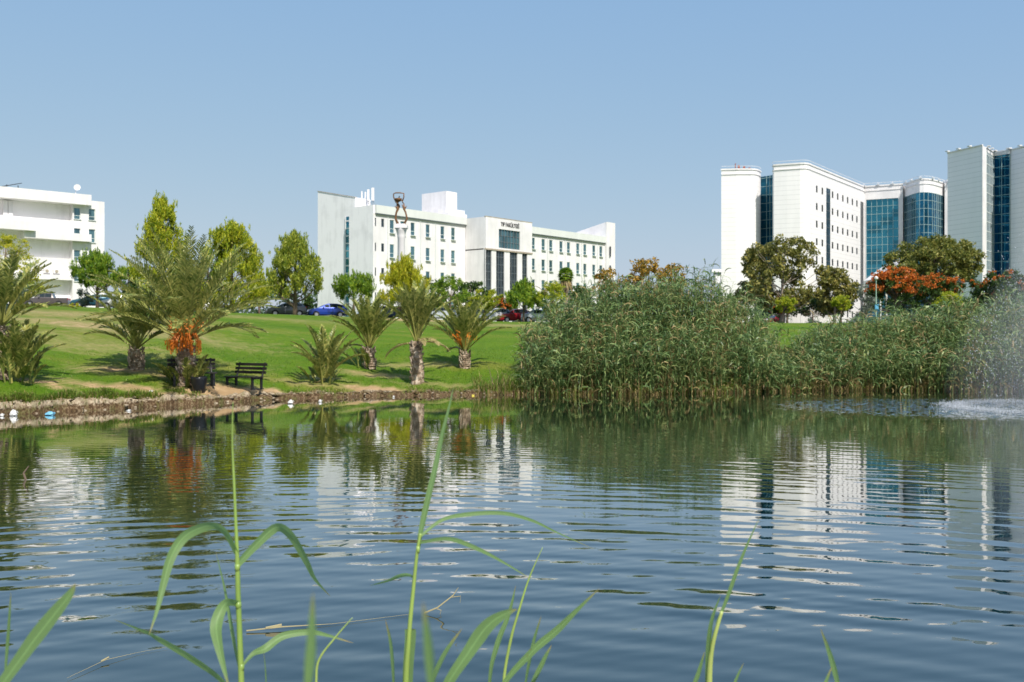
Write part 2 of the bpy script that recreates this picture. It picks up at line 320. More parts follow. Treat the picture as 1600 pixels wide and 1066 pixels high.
# ------------------------------------------------------------------ water
def water():
    m = mat('pond_water', (.004, .017, .014), .025); t = NT(m); p = t.pos()
    t.b.inputs['IOR'].default_value = 1.36; t.b.inputs['Coat Weight'].default_value = 1; t.b.inputs['Coat IOR'].default_value = 1.31; t.b.inputs['Coat Roughness'].default_value = .02
    s = t.n('ShaderNodeSeparateXYZ'); t.l(p, s.inputs[0]); X, Y = s.outputs[0], s.outputs[1]
    def ring(cx, cy, lam, amp, dist, dsc, env=None):
        dx = t.m('SUBTRACT', X, cx); dy = t.m('SUBTRACT', Y, cy)
        r = t.m('SQRT', t.m('ADD', t.m('MULTIPLY', dx, dx), t.m('MULTIPLY', dy, dy)))
        n = t.noise(dsc, 2, p, .5, (.35, 1, 1))
        ph = t.m('ADD', t.m('MULTIPLY', r, 6.283 / lam), t.m('MULTIPLY', n.outputs[0], dist))
        a = t.m('MULTIPLY', t.m('SINE', ph), amp)
        if env: a = t.m('MULTIPLY', a, env(r))
        ir = t.m('DIVIDE', 1.0, t.m('MAXIMUM', r, .5))
        return t.m('MULTIPLY', a, t.m('MULTIPLY', dx, ir)), t.m('MULTIPLY', a, t.m('MULTIPLY', dy, ir))
    def rmp(v, a0, a1, b0, b1):
        x = t.n('ShaderNodeMapRange', interpolation_type='SMOOTHSTEP'); t.l(v, x.inputs[0])
        for i, q in enumerate((a0, a1, b0, b1)): x.inputs[i + 1].default_value = q
        return x.outputs[0]
    fall = t.m('MULTIPLY', rmp(Y, 7.5, 14, 1.1, .42), rmp(Y, 15, 28, 1.0, .17))
    patchn = t.noise(.35, 2, p, .5, (.5, 1, 1)); pm = rmp(patchn.outputs[0], .35, .65, .45, 1.2)
    big = lambda r: t.m('MULTIPLY', rmp(r, 6, 9.5, .25, 1.0), rmp(r, 12, 17, 1.0, .12))
    parts = [ring(.5, -1, .52, .036, 9, .55, big), ring(-3, -4, .34, .028, 10, .7), ring(16.7, 31, .62, .016, 7, .5), ring(6, -6, .18, .012, 9, 1.1)]
    def nz(scale, amp, sc):
        n = t.noise(scale, 3, p, .55, sc); c_ = t.n('ShaderNodeSeparateColor'); t.l(n.outputs[1], c_.inputs[0])
        return (t.m('MULTIPLY', t.m('SUBTRACT', c_.outputs[0], .5), amp * .35), t.m('MULTIPLY', t.m('SUBTRACT', c_.outputs[1], .5), amp))
    parts += [nz(1.6, .10, (.4, 1.3, 1)), nz(5.5, .055, (.4, 1.6, 1)), nz(14, .03, (.6, 1.4, 1))]
    sx, sy = parts[0]
    for a_, b_ in parts[1:]: sx = t.m('ADD', sx, a_); sy = t.m('ADD', sy, b_)
    # churned water round the fountain
    dx = t.m('SUBTRACT', X, 15.5); dy = t.m('SUBTRACT', Y, 32)
    rf = t.m('SQRT', t.m('ADD', t.m('MULTIPLY', dx, dx), t.m('MULTIPLY', t.m('MULTIPLY', dy, dy), 1.6)))
    churn = rmp(rf, 3.5, 9.0, 1, 0)
    sx = t.m('MULTIPLY', t.m('MULTIPLY', sx, fall), pm); sy = t.m('MULTIPLY', t.m('MULTIPLY', sy, fall), pm)
    cx_, cy_ = nz(6, 1.5, (1, 1.3, 1))
    sx = t.m('ADD', sx, t.m('MULTIPLY', cx_, churn)); sy = t.m('ADD', sy, t.m('MULTIPLY', cy_, churn))
    cb = t.n('ShaderNodeCombineXYZ'); t.l(t.m('MULTIPLY', sx, -1), cb.inputs[0]); t.l(t.m('MULTIPLY', sy, -1), cb.inputs[1]); cb.inputs[2].default_value = 1
    nm = t.n('ShaderNodeVectorMath', operation='NORMALIZE'); t.l(cb.outputs[0], nm.inputs[0]); t.l(nm.outputs[0], t.b.inputs['Normal']); t.l(nm.outputs[0], t.b.inputs['Coat Normal'])
    b = MB(); b.quads([[(-300, -60, 0), (300, -60, 0), (300, 70, 0), (-300, 70, 0)]])
    tag(b.obj('water', m), 'rippled pond water mirroring white buildings and sky', 'pond', kind='structure')
water()

# ------------------------------------------------------------------ building helpers
def sray(P0, d, px):
    k = (px - 800) / F; return (k * P0[1] - P0[0]) / (d[0] - k * d[1])
def axes(d, n): return (np.array([d[0], d[1], 0]), np.array([n[0], n[1], 0]), np.array([0, 0, 1.0]))
def facade(b, P0, d, n, L, z0, z1, rects, dep=.15, mi=0):
    """wall face with real openings and their reveals"""
    P = lambda s, w, z: (P0[0] + d[0] * s + n[0] * w, P0[1] + d[1] * s + n[1] * w, z)
    rects = [r for r in rects if r[0] > 0 and r[1] < L and r[3] < z1 and r[2] > z0]
    ss = sorted({0, L, *[round(r[0], 4) for r in rects], *[round(r[1], 4) for r in rects]}); zs = sorted({z0, z1, *[round(r[2], 4) for r in rects], *[round(r[3], 4) for r in rects]})
    Q = []
    for i in range(len(ss) - 1):
        for j in range(len(zs) - 1):
            cs, cz = (ss[i] + ss[i + 1]) / 2, (zs[j] + zs[j + 1]) / 2
            if any(r[0] < cs < r[1] and r[2] < cz < r[3] for r in rects): continue
            Q.append([P(ss[i], 0, zs[j]), P(ss[i + 1], 0, zs[j]), P(ss[i + 1], 0, zs[j + 1]), P(ss[i], 0, zs[j + 1])])
    for a, c_, za, zb in rects:
        for (s1, q1), (s2, q2) in (((a, za), (c_, za)), ((c_, za), (c_, zb)), ((c_, zb), (a, zb)), ((a, zb), (a, za))):
            Q.append([P(s1, 0, q1), P(s2, 0, q2), P(s2, -dep, q2), P(s1, -dep, q1)])
    b.quads(Q, mi)
WP = {}
def window(parent, P0, d, n, r, dep=.15, split=.33, gm=None, name='window', sill=True):
    """one window: frame mesh plus a pane below it; same sizes share mesh data"""
    a, c_, za, zb = r; w, h = round(c_ - a, 2), round(zb - za, 2); gm = gm or M_glass
    fm_ = M_frame if sill else M_dark if gm is M_slot else M_grey
    key = (w, h, split, gm.name, sill)
    if key not in WP:
        f = MB(); e = .07
        f.box((0, 0, e / 2), (w, .08, e)); f.box((0, 0, h - e / 2), (w, .08, e))
        f.box((-w / 2 + e / 2, 0, h / 2), (e, .078, h - 2 * e)); f.box((w / 2 - e / 2, 0, h / 2), (e, .078, h - 2 * e))
        if split: f.box((0, .002, h * split), (w - 2 * e, .07, e))
        if sill: f.box((0, -.26, -.035), (w + .2, .34, .065))
        g = MB(); g.box((0, .02, h / 2), (w - .1, .02, h - .1))
        WP[key] = (f.mesh(name, fm_), g.mesh('pane', gm))
    ang = math.atan2(d[1], d[0]); s = (a + c_) / 2
    o = bpy.data.objects.new(name, WP[key][0]); COL.objects.link(o); o.parent = parent
    o.location = (P0[0] + d[0] * s - n[0] * (dep - .05), P0[1] + d[1] * s - n[1] * (dep - .05), za); o.rotation_euler = (0, 0, ang)
    q = bpy.data.objects.new('pane', WP[key][1]); COL.objects.link(q); q.parent = o
def curtain(parent, pts, z0, z1, du, dz, gm, fm, name='glass_wall', mw=.09):
    """glazed curtain wall over a plan polyline with its mullions as a sub-part"""
    g = MB(); f = MB()
    for i in range(len(pts) - 1):
        p, q = np.array(pts[i]), np.array(pts[i + 1]); L = np.linalg.norm(q - p); d = (q - p) / L; n = np.array([d[1], -d[0]])
        g.quads([[(*p, z0), (*q, z0), (*q, z1), (*p, z1)]])
        k = max(1, round(L / du)); ax = axes(d, n)
        for j in range(k + (i == len(pts) - 2)):
            c_ = p + d * (L * j / k) + n * .03; f.box((*c_, (z0 + z1) / 2), (mw, .14, z1 - z0), ax)
        z = z0
        while z < z1 + .01:
            c_ = (p + q) / 2 + n * .02; f.box((*c_, min(z, z1 - .03)), (L, .11, mw), ax); z += dz
    o = g.obj(name, gm, parent); f.obj('mullions', fm, o); return o

# ------------------------------------------------------------------ medical faculty (centre)
def faculty():
    A = np.array([PX(583, 154), 154.]); B = np.array([PX(947, 202), 202.]); d = (B - A) / np.linalg.norm(B - A); n = np.array([d[1], -d[0]])
    root = empty('faculty_building', (A[0], A[1], 4.3), 0, 'long white four-storey faculty building with columned entrance and dark lettering', 'building')
    inv = Vector((A[0], A[1], 4.3))
    P = lambda s, w: A + d * s + n * w
    def part(b, name, m, smooth=False, parent=root):
        o = b.obj(name, m, parent, smooth)
        if parent is root: o.location = -inv
        return o
    ax = axes(d, n); z0 = 3.4; ZC = 21.9; ZT = 23.2
    rows = [19.1, 15.25, 11.4, 7.55]
    def bx(b, s0, s1, w0, w1, za, zb, mi=0):
        c_ = P((s0 + s1) / 2, (w0 + w1) / 2); b.box((*c_, (za + zb) / 2), (s1 - s0, w1 - w0, zb - za), ax, mi)
    wins = empty('windows_holder', (0, 0, 0)); bpy.data.objects.remove(wins)
    holder = root
    def win(P0, dd, nn_, r, **k):
        window(root, P0 - inv.xy if False else (P0[0] - inv.x, P0[1] - inv.y), dd, nn_, (r[0], r[1], r[2] - inv.z, r[3] - inv.z), **k)
    # left wing front
    rects = []
    for px in (585.5, 598): 
        s = sray(A, d, px); rects += [(s - .3, s + .3, z + .8, z + 2.1) for z in rows]
    for px in (612.5, 629, 645, 668.5, 691.5, 708):
        s = sray(A, d, px); rects += [(s - .47, s + .47, z, z + 2.1) for z in rows]
    W = MB(); facade(W, A, d, n, 20.9, z0, ZC, rects)
    for r in rects:
        small = r[3] - r[2] < 1.5; win(A, d, n, r, split=0 if small else .33, gm=M_glassdk if small else None, sill=not small)
    part(W, 'front_wall', M_wall); W = MB()
    # right wing front
    PR = P(33.25, 0); SE = sray(A, d, 944.5)
    rects = []
    for px in (833.3, 849, 860.9, 876.8, 888.4, 903, 914, 928, 939):
        s = sray(PR, d, px); rects += [(s - .52, s + .52, z, z + 2.1) for z in rows]
    facade(W, PR, d, n, SE - 33.25, z0, ZC, rects)
    for r in rects: win(PR, d, n, r)
    part(W, 'front_wall', M_wall)
    # body, back, stair tower, end blocks
    Bd = MB()
    bx(Bd, 1.6, SE, -14.8, -.5, z0, 22.9)
    Fl = MB()
    bx(Fl, 0, .34, -5.65, -.003, z0, ZT); 
    bx(Fl, .34, 1.2, -5.65, -.5, 22.91, ZT - .01)
    bx(Fl, 1.51, 4.6, -5.88, -5.66, z0, 22.9); bx(Fl, .34, 1.59, -5.65, -.5, z0, 22.9)
    part(Bd, 'rear_body', M_wall)
    part(Fl, 'end_wall', M_wallold)
    T = MB(); q = [P(1.5, -5.9), P(1.5, -15.3), P(4.7, -15.3), P(4.7, -5.9)][::-1]
    T.prism([tuple(x) for x in q], z0, 25, 0, top=[25.0, 26.9, 26.9, 25.0])
    part(T, 'stair_tower', M_wallold)
    E = MB(); q = [P(.82, -5.8), P(.82, -15.0), P(1.25, -15.0), P(1.25, -5.8)][::-1]
    T2 = MB(); T2.add([(*P(x_, y_), z_ + k_) for k_ in (.02, .12) for x_, y_, z_ in ((1.42, -5.85, 25.0), (1.42, -15.35, 26.9), (1.8, -15.35, 26.9), (1.8, -5.85, 25.0))],
               [(0, 1, 5, 4), (1, 2, 6, 5), (2, 3, 7, 6), (3, 0, 4, 7), (4, 5, 6, 7)]); part(T2, 'coping', M_stain)
    # glazed stair strip on the end wall: points run so that the normal faces the lawn (-d)
    a0, a1 = P(1.44, -8.2) - inv.xy, P(1.44, -6.1) - inv.xy
    curtain(root, [tuple(a0), tuple(a1)], z0 - inv.z, 22.1 - inv.z, 2.2, 1.2, M_curtain, M_wall, 'stair_window', .2)
    # right end tower
    T = MB(); q = [P(SE, .5), P(SE, -12), P(SE + 3.1, -12), P(SE + 3.1, .5)][::-1]
    z_top = [26.2, 23.6, 23.6, 26.2]
    T.prism([tuple(x) for x in q], z0, 25, 0, top=z_top); part(T, 'end_tower', M_wall)
    for z in rows + [rows[0]]:
        for s in (sray(P(SE, .5), d, 952.4),):
            Pt = P(SE, .5 + .29); win(Pt, d, n, (s - .22, s + .22, z + .1, z + 2.2), split=0, gm=M_glassdk, sill=False)
    for q_, (base_, px) in enumerate([(A, 605.5), (A, 656.5), (A, 680), (PR, 855), (PR, 882.5), (PR, 908.5), (PR, 933)]):
        sq = sray(base_, d, px); c0 = base_ + d * sq + n * .09; b = MB(); b.tube([(c0[0], c0[1], z0), (c0[0], c0[1], ZC - .3)], .055, 6); part(b, 'drainpipe', M_frame)
    # cornices
    C_ = MB(); bx(C_, .36, 20.9, -.5, .38, ZC + .03, ZT); part(C_, 'cornice', M_cornice)
    C_ = MB(); bx(C_, 33.3, SE + .6, -.5, .42, ZC + .03, ZT - .02); part(C_, 'cornice', M_cornice)
    C_ = MB(); bx(C_, .4, 20.9, -.5, .30, ZC - .12, ZC + .02); part(C_, 'drip_ledge', M_grey)
    C_ = MB(); bx(C_, 33.3, SE - .02, -.5, .33, ZC - .12, ZC + .02); part(C_, 'drip_ledge', M_grey)
    # central block
    w = 4.69; PB = P(20.95, w); LB = 12.3
    s0 = sray(PB, d, 779.4); s1 = sray(PB, d, 812.6)
    Cb = MB(); facade(Cb, PB, d, n, LB, 17.7, 23.0, [(s0, s1, 17.99, 21.2)], .35)
    bx(Cb, 20.95, 33.25, -10, w - .36, 17.7, 23.0); bx(Cb, 20.95, 33.25, -10, w - .5, z0, 17.49)
    bx(Cb, 20.951, 21.3, w - .37, w - .003, 17.7, 22.99); bx(Cb, 32.9, 33.249, w - .37, w - .003, 17.7, 22.99)
    bx(Cb, 20.95, 33.25, w - .36, w - .005, 22.8, 22.999)
    bx(Cb, 20.951, 33.249, w - .49, w - .004, 17.5, 17.71)
    part(Cb, 'entrance_block', M_wall)
    a0, a1 = PB + d * s0 - n * .25 - inv.xy, PB + d * s1 - n * .25 - inv.xy
    curtain(root, [tuple(a0), tuple(a1)], 18.0 - inv.z, 21.2 - inv.z, .8, 1.07, M_glass, M_grey, 'gallery_window', .08)
    Cs = MB(); sts = [759.0 + .3, 759.2]
    strips = [(421, 470), (508, 577), (622, 685), (725, 767)]
    edges = [(sray(PB, d, 680 + a / 5.33), sray(PB, d, 680 + c_ / 5.33)) for a, c_ in strips]
    prev = 0.004
    for i, (ea, eb) in enumerate(edges):
        c0 = P(20.95 + (prev + ea) / 2, w - .25)
        Cc = MB(); Cc.box((*c0, (z0 + 17.49) / 2), (ea - prev, .49, 17.49 - z0), ax); part(Cc, 'column', M_wall); prev = eb
        a0, a1 = PB + d * ea - n * .25 - inv.xy, PB + d * eb - n * .25 - inv.xy
        curtain(root, [tuple(a0), tuple(a1)], z0 - inv.z, 17.5 - inv.z, .75, 1.3, M_glassdk, M_grey, 'glazed_bay', .07)
    Cc = MB(); c0 = P(20.95 + (prev + LB - .02) / 2, w - .25); Cc.box((*c0, (z0 + 17.49) / 2), (LB - .02 - prev, .49, 17.49 - z0), ax); part(Cc, 'column', M_wall)
    Lg = MB(); bx(Lg, 20.9, 33.3, w - .3, w + .12, 17.45, 17.72); part(Lg, 'ledge', M_stain)
    Lg = MB(); bx(Lg, 20.9, 33.3, w - .3, w + .03, 23.0, 23.12); part(Lg, 'coping', M_stain)
    # lettering
    cu = bpy.data.curves.new('lettering', 'FONT'); cu.body = 'TIP FAKÜLTESİ'; cu.size = .98; cu.extrude = .04; cu.space_character = 1.05; cu.align_x = 'CENTER'
    to = bpy.data.objects.new('lettering', cu); COL.objects.link(to)
    dg = bpy.context.evaluated_depsgraph_get(); me = bpy.data.meshes.new_from_object(to.evaluated_get(dg)); bpy.data.objects.remove(to)
    me.materials.clear(); me.materials.append(M_dark)
    o = bpy.data.objects.new('lettering', me); COL.objects.link(o); o.parent = root
    sm_ = (sray(PB, d, 782.5) + sray(PB, d, 811)) / 2; c_ = PB + d * sm_ + n * .05 - inv.xy
    xs_ = [v.co.x for v in me.vertices]; Lw = sray(PB, d, 811) - sray(PB, d, 782.5); k = Lw / (max(xs_) - min(xs_)); 
    o.location = (c_[0], c_[1], 21.75 - inv.z); o.rotation_euler = (R(90), 0, math.atan2(d[1], d[0])); o.scale = (k, 1, 1)
    # roof plant rooms
    Q0 = P(0, -3.5)
    def rbox(pxl, pxr, ws, dep, za, zb, name):
        sa = sray(P(0, ws), d, pxl); sb = sray(P(0, ws), d, pxr); b = MB(); bx(b, sa, sb, ws - dep, ws, za, zb); part(b, name, M_wall)
    rbox(697.5, 714, -3.6, 6.0, 24.9, 28.0, 'lift_room')
    rbox(696.5, 726, -3.0, 8.6, 22.9, 24.89, 'plant_room')
    rbox(700, 729.5, -2.2, 3.0, 22.91, 24.1, 'plant_room_step')
    return P, inv, root
Pf, _, _ = faculty()
def mast(px, py0, py1, Y, wpx, label, panel=True):
    X = PX(px, Y); zb = PZ(py1, Y); h = PZ(py0, Y) - zb
    o = empty('roof_antenna', (X, Y, zb), 0, label, 'antenna', 'antennas on the faculty roof')
    b = MB(); b.tube([(0, .15, 0), (0, .15, h * .95)], .06, 6); b.tube([(-.4, .15, 0), (0, .15, h * .4), (.4, .15, 0)], .04, 5); b.obj('pole', M_grey, o)
    b = MB(); w = wpx / F * Y; b.box((0, 0, h * .62), (w, .14, h * .75)); b.box((0, .09, h * .8), (.06, .2, .1)); b.obj('antenna_panel', M_wall, o)
mast(565.5, 299, 319, 160, 2.0, 'slim panel antenna on faculty roof, leftmost and faintest of the four')
mast(571, 300, 319, 161, 2.2, 'short panel antenna on faculty roof, second from the left')
mast(575.5, 296, 319, 160, 3.2, 'tall white panel antenna on faculty roof, third from the left')
mast(582.6, 293.5, 320, 158, 4.2, 'broadest and tallest white panel antenna on faculty roof, nearest the corner')
for i, (px, w_, h_, lab) in enumerate([(613, 2.6, .5, 'rusty brown duct lying on faculty roof left of the snake sculpture'), (645, 3.6, .55, 'rusty brown duct on faculty roof left of the plant room'), (655, 1.2, .9, 'small pale box on faculty roof beside the rusty duct')]):
    Y = 168; o = MB(); 
    o.box((0, 0, h_ / 2), (w_, 1.0, h_)); o.box((-w_ * .3, 0, h_ + .12), (w_ * .2, .6, .24)); o.box((w_ * .25, 0, h_ + .09), (w_ * .3, .5, .18)); o.box((0, -.52, h_ * .5), (w_ * .9, .04, h_ * .4))
    tag(o.obj('roof_duct', M_stain if i < 2 else M_wall, None, False, (PX(px, Y), Y, 22.92)), lab, 'duct')

# ------------------------------------------------------------------ hospital (right)
def hospital():
    pt = lambda px, Y: (PX(px, Y), Y)
    O = Vector((PX(1270, 220), 220, 3.9)); iv = np.array([O.x, O.y])
    root = empty('hospital_building', O, 0, 'tall white panelled hospital with rounded corners and teal glass walls', 'building')
    def lp(pts): return [(p[0] - O.x, p[1] - O.y) for p in pts]
    zb, ZT = -1.0, 41 - O.z
    def prism(pts, name, m, z0=zb, z1=ZT):
        b = MB(); b.prism(lp(pts), z0, z1); return b.obj(name, m, root)
    def parapet(pts, name='parapet', z=ZT, off=.16, h=.34, fins=True):
        b = MB(); L_ = lp(pts); acc = 0
        for i in range(len(L_) - 1):
            p, q = np.array(L_[i]), np.array(L_[i + 1]); L = np.linalg.norm(q - p); d = (q - p) / L; n = np.array([d[1], -d[0]]); ax = axes(d, n)
            b.box((*((p + q) / 2 + n * .0), z + h / 2 + .01), (L + off * 1.2, 2 * off, h), ax)
            b.box((*((p + q) / 2 + n * .1), z + h + .55), (L, .06, .07), ax)
            b.box((*((p + q) / 2 + n * .12), z - .95), (L + .04, .12, .08), ax)
            if fins:
                acc0 = acc; acc += L
                k0 = math.ceil(acc0 / 3.4)
                while k0 * 3.4 < acc:
                    c_ = p + d * (k0 * 3.4 - acc0) + n * .35; b.box((*c_, z + h + .15), (.8, .3, .14), ax); b.box((*(c_ - n * .3), z + h + .4), (.08, .08, .5), ax); k0 += 1
        return b.obj(name, M_wall, root)
    # left block with rolled right-hand corner
    fL = [pt(1127, 227), pt(1150, 226.4), pt(1174, 226.4), pt(1179, 226.6), pt(1183, 227.2), pt(1186, 228.2), pt(1188.5, 230)]
    prism(fL + [pt(1188.5, 250), pt(1127, 254)], 'left_block', M_panel); parapet(fL, fins=False)
    curtain(root, lp([pt(1187.8, 232.2), pt(1198, 231), pt(1208.5, 229.5)]), zb, ZT - .6, 1.2, 1.95, M_curtain2, M_frameteal)
    prism([pt(1188.6, 233.2), pt(1207, 232.2), pt(1207, 252), pt(1188.6, 252)], 'link_block', M_panel, zb, ZT - .5)
    # middle block: rounded corner then the long window front
    c0 = [pt(1207.5, 222.8), pt(1209, 221.2), pt(1230, 220.0), pt(1250, 219.0), pt(1256, 218.9), pt(1261, 219.2), pt(1265.5, 220.1), pt(1269.5, 221.6)]
    e = pt(1350, 252); p0 = np.array(c0[-1]); d = (np.array(e) - p0); LL = np.linalg.norm(d); d = d / LL; n = np.array([d[1], -d[0]])
    inner = [tuple(p0 - n * 1.2 + d * .2), tuple(np.array(e) - n * 1.2)]
    prism(c0 + [tuple(p0 - n * .02 + d * .3), inner[0], inner[1], pt(1340, 268), pt(1206, 262)], 'middle_block', M_panel)
    b = MB(); P0 = p0 - iv; rects = []
    sb0, sb1 = sray(p0, d, 1291), sray(p0, d, 1297.5); sg0, sg1 = sray(p0, d, 1344.5), sray(p0, d, 1349.3)
    ztops = [PZ(290.3, 224) - 3.95 * i for i in range(9)]
    for px in (1276.3, 1285, 1301, 1309, 1317, 1324.5, 1332, 1339):
        s = sray(p0, d, px)
        rects += [(s - .56, s + .56, z - 1.55 - O.z, z - O.z) for z in ztops if z > 6]
    strips = [(sb0, sb1, zb + .1, ztops[0] + .3 - O.z), (sg0, sg1, zb + .1, ztops[0] + .1 - O.z)]
    facade(b, P0, d, n, LL, zb, ZT, rects + strips, .14); b.quads([[(*(P0 - n * .0 + d * a_), ZT - .01) for a_ in (0, LL)] + [(*(P0 - n * 1.3 + d * a_), ZT - .01) for a_ in (LL, 0)]])
    b.obj('window_front', M_panel, root)
    for r in rects: window(root, P0, d, n, r, dep=.14, split=0, gm=M_slot, sill=False)
    for s0, s1, za, zt in strips:
        curtain(root, [tuple(P0 + d * s0 - n * .12), tuple(P0 + d * s1 - n * .12)], za, zt, 1.8, 1.95, M_glassdk if s0 > sb0 + 1 else M_curtain2, M_grey, 'stair_glazing')
    parapet(c0 + [e], fins=False)
    # glazed wing
    hdr = 37.8 - O.z
    g = [pt(1353.5, 252), pt(1404, 248.5)]
    curtain(root, lp(g), zb, hdr, 1.25, 1.95, M_curtain, M_frameteal)
    prism([pt(1349.6, 252.0), pt(1353.5, 251.6), pt(1353.5, 262), pt(1349.6, 262)], 'pilaster', M_wall)
    prism([pt(1353.5, 251.6), pt(1404.5, 248.1), pt(1411, 247.8), pt(1411, 262), pt(1353.5, 262)], 'roof_band', M_wall, hdr, ZT)
    prism([pt(1404, 248.1), pt(1411, 247.8), pt(1411, 262), pt(1404, 262)], 'pilaster', M_wall, zb, hdr - .01)
    arc = [pt(1411 + 65 * i / 10, 249.5 - 8.5 * math.sin(math.pi * (i / 10) ** 1.0) * (1 if i < 5 else .97) - 2.5 * i / 10) for i in range(11)]
    curtain(root, lp(arc), zb, hdr + .2, 1.3, 1.95, M_curtain2, M_frameteal)
    prism(arc + [pt(1476, 265), pt(1411, 265)], 'curved_roof_band', M_wall, hdr + .21, ZT)
    prism([pt(1476, 245), pt(1483, 244.6), pt(1483, 265), pt(1476, 265)], 'pilaster', M_wall)
    parapet([pt(1350, 251.8), pt(1404.5, 248.1), pt(1411, 247.8)] + arc[1:] + [pt(1483, 244)])
    # entrance canopy, sloping up to the right
    b = MB(); q = [(PX(1362, 214), 214), (PX(1402, 214), 214)]
    V = []
    for yy in (206, 216):
        for (px, py) in ((1362, 437), (1400, 409), (1400, 415), (1362, 443)): V.append((PX(px, 211) - O.x, yy - O.y, PZ(py, 211) - O.z))
    b.add(V, [(0, 1, 2, 3), (7, 6, 5, 4), (0, 4, 5, 1), (1, 5, 6, 2), (2, 6, 7, 3), (3, 7, 4, 0)])
    for px, yy in ((1365, 207), (1396, 207), (1365, 215), (1396, 215)):
        zz = PZ(443 - (px - 1362) * .72, 211) - O.z; b.tube([(PX(px, 211) - O.x, yy - O.y, -.5), (PX(px, 211) - O.x, yy - O.y, zz)], .2, 8)
    b.obj('entrance_canopy', M_wall, root)
    # flag-like rail on the left block
    b = MB(); X, Y = PX(1149, 232) - O.x, 232 - O.y
    b.tube([(X, Y, ZT), (X, Y, PZ(255.5, 232) - O.z)], .12, 6)
    for i in range(6): 
        b.box((X + .8 + i * .62, Y, ZT + 1.0 - i * .05 + .35), (.5, .12, 1.5 - i * .18)) if i % 2 == 0 else b.box((X + .8 + i * .62, Y, ZT + .9), (.8, .08, .2))
    b.obj('roof_railing', mat('rust_red_paint', (.25, .07, .05), .7), root)
    return root
hospital()
def tower():
    pt = lambda px, Y: (PX(px, Y), Y)
    O = Vector((PX(1535, 200), 200, 3.9)); lp = lambda pts: [(p[0] - O.x, p[1] - O.y) for p in pts]
    root = empty('hospital_tower', O, 0, 'grey sided hospital tower with folded blue glass front at right edge', 'building')
    zb, ZT = -1, 41.1 - O.z
    def prism(pts, name, m, z0=zb, z1=ZT): b = MB(); b.prism(lp(pts), z0, z1); b.obj(name, m, root)
    prism([pt(1480.5, 207), pt(1535, 198.5), pt(1535, 199.4), pt(1536, 226), pt(1482, 232)], 'side_block', M_panel2)
    prism([pt(1535.05, 198.35), pt(1541, 200.4), pt(1541, 203), pt(1535.05, 203)], 'corner_fin', M_wall)
    prism([pt(1541, 204.5), pt(1552, 208), pt(1578, 206), pt(1578, 226), pt(1541, 226)], 'core_block', M_panel2)
    curtain(root, lp([pt(1541, 201.2), pt(1552.5, 206.5)]), zb, ZT - .7, 1.3, 1.95, M_curtain2, M_frame, mw=.12)
    curtain(root, lp([pt(1552.6, 206.5), pt(1578, 203.6)]), zb, ZT - .7, 1.7, 1.95, M_curtain2, M_frameteal)
    prism([pt(1541, 201.0), pt(1552.5, 206.2), pt(1578, 203.4), pt(1578, 206), pt(1552, 208), pt(1541, 204.4)], 'head_band', M_wall, ZT - .69, ZT - .05)
    prism([pt(1578, 203.8), pt(1600, 200), pt(1660, 190), pt(1690, 215), pt(1580, 228)], 'far_block', M_panel2)
    b = MB()
    for a, c_ in ((pt(1480.5, 207), pt(1535, 198.5)), (pt(1578, 203.8), pt(1660, 190)), (pt(1541, 201), pt(1552.5, 206.2)), (pt(1552.5, 206.2), pt(1578, 203.4))):
        p, q = [np.array(v) for v in lp([a, c_])]; L = np.linalg.norm(q - p); d = (q - p) / L; n = np.array([d[1], -d[0]]); ax = axes(d, n)
        b.box((*((p + q) / 2), ZT + .11), (L + .1, .34, .2), ax)
        s = .4
        while s < L: c2 = p + d * s + n * .42; b.box((*c2, ZT + .35), (.7, .6, .18), ax); s += 2.9
    b.obj('parapet', M_wall, root)
tower()

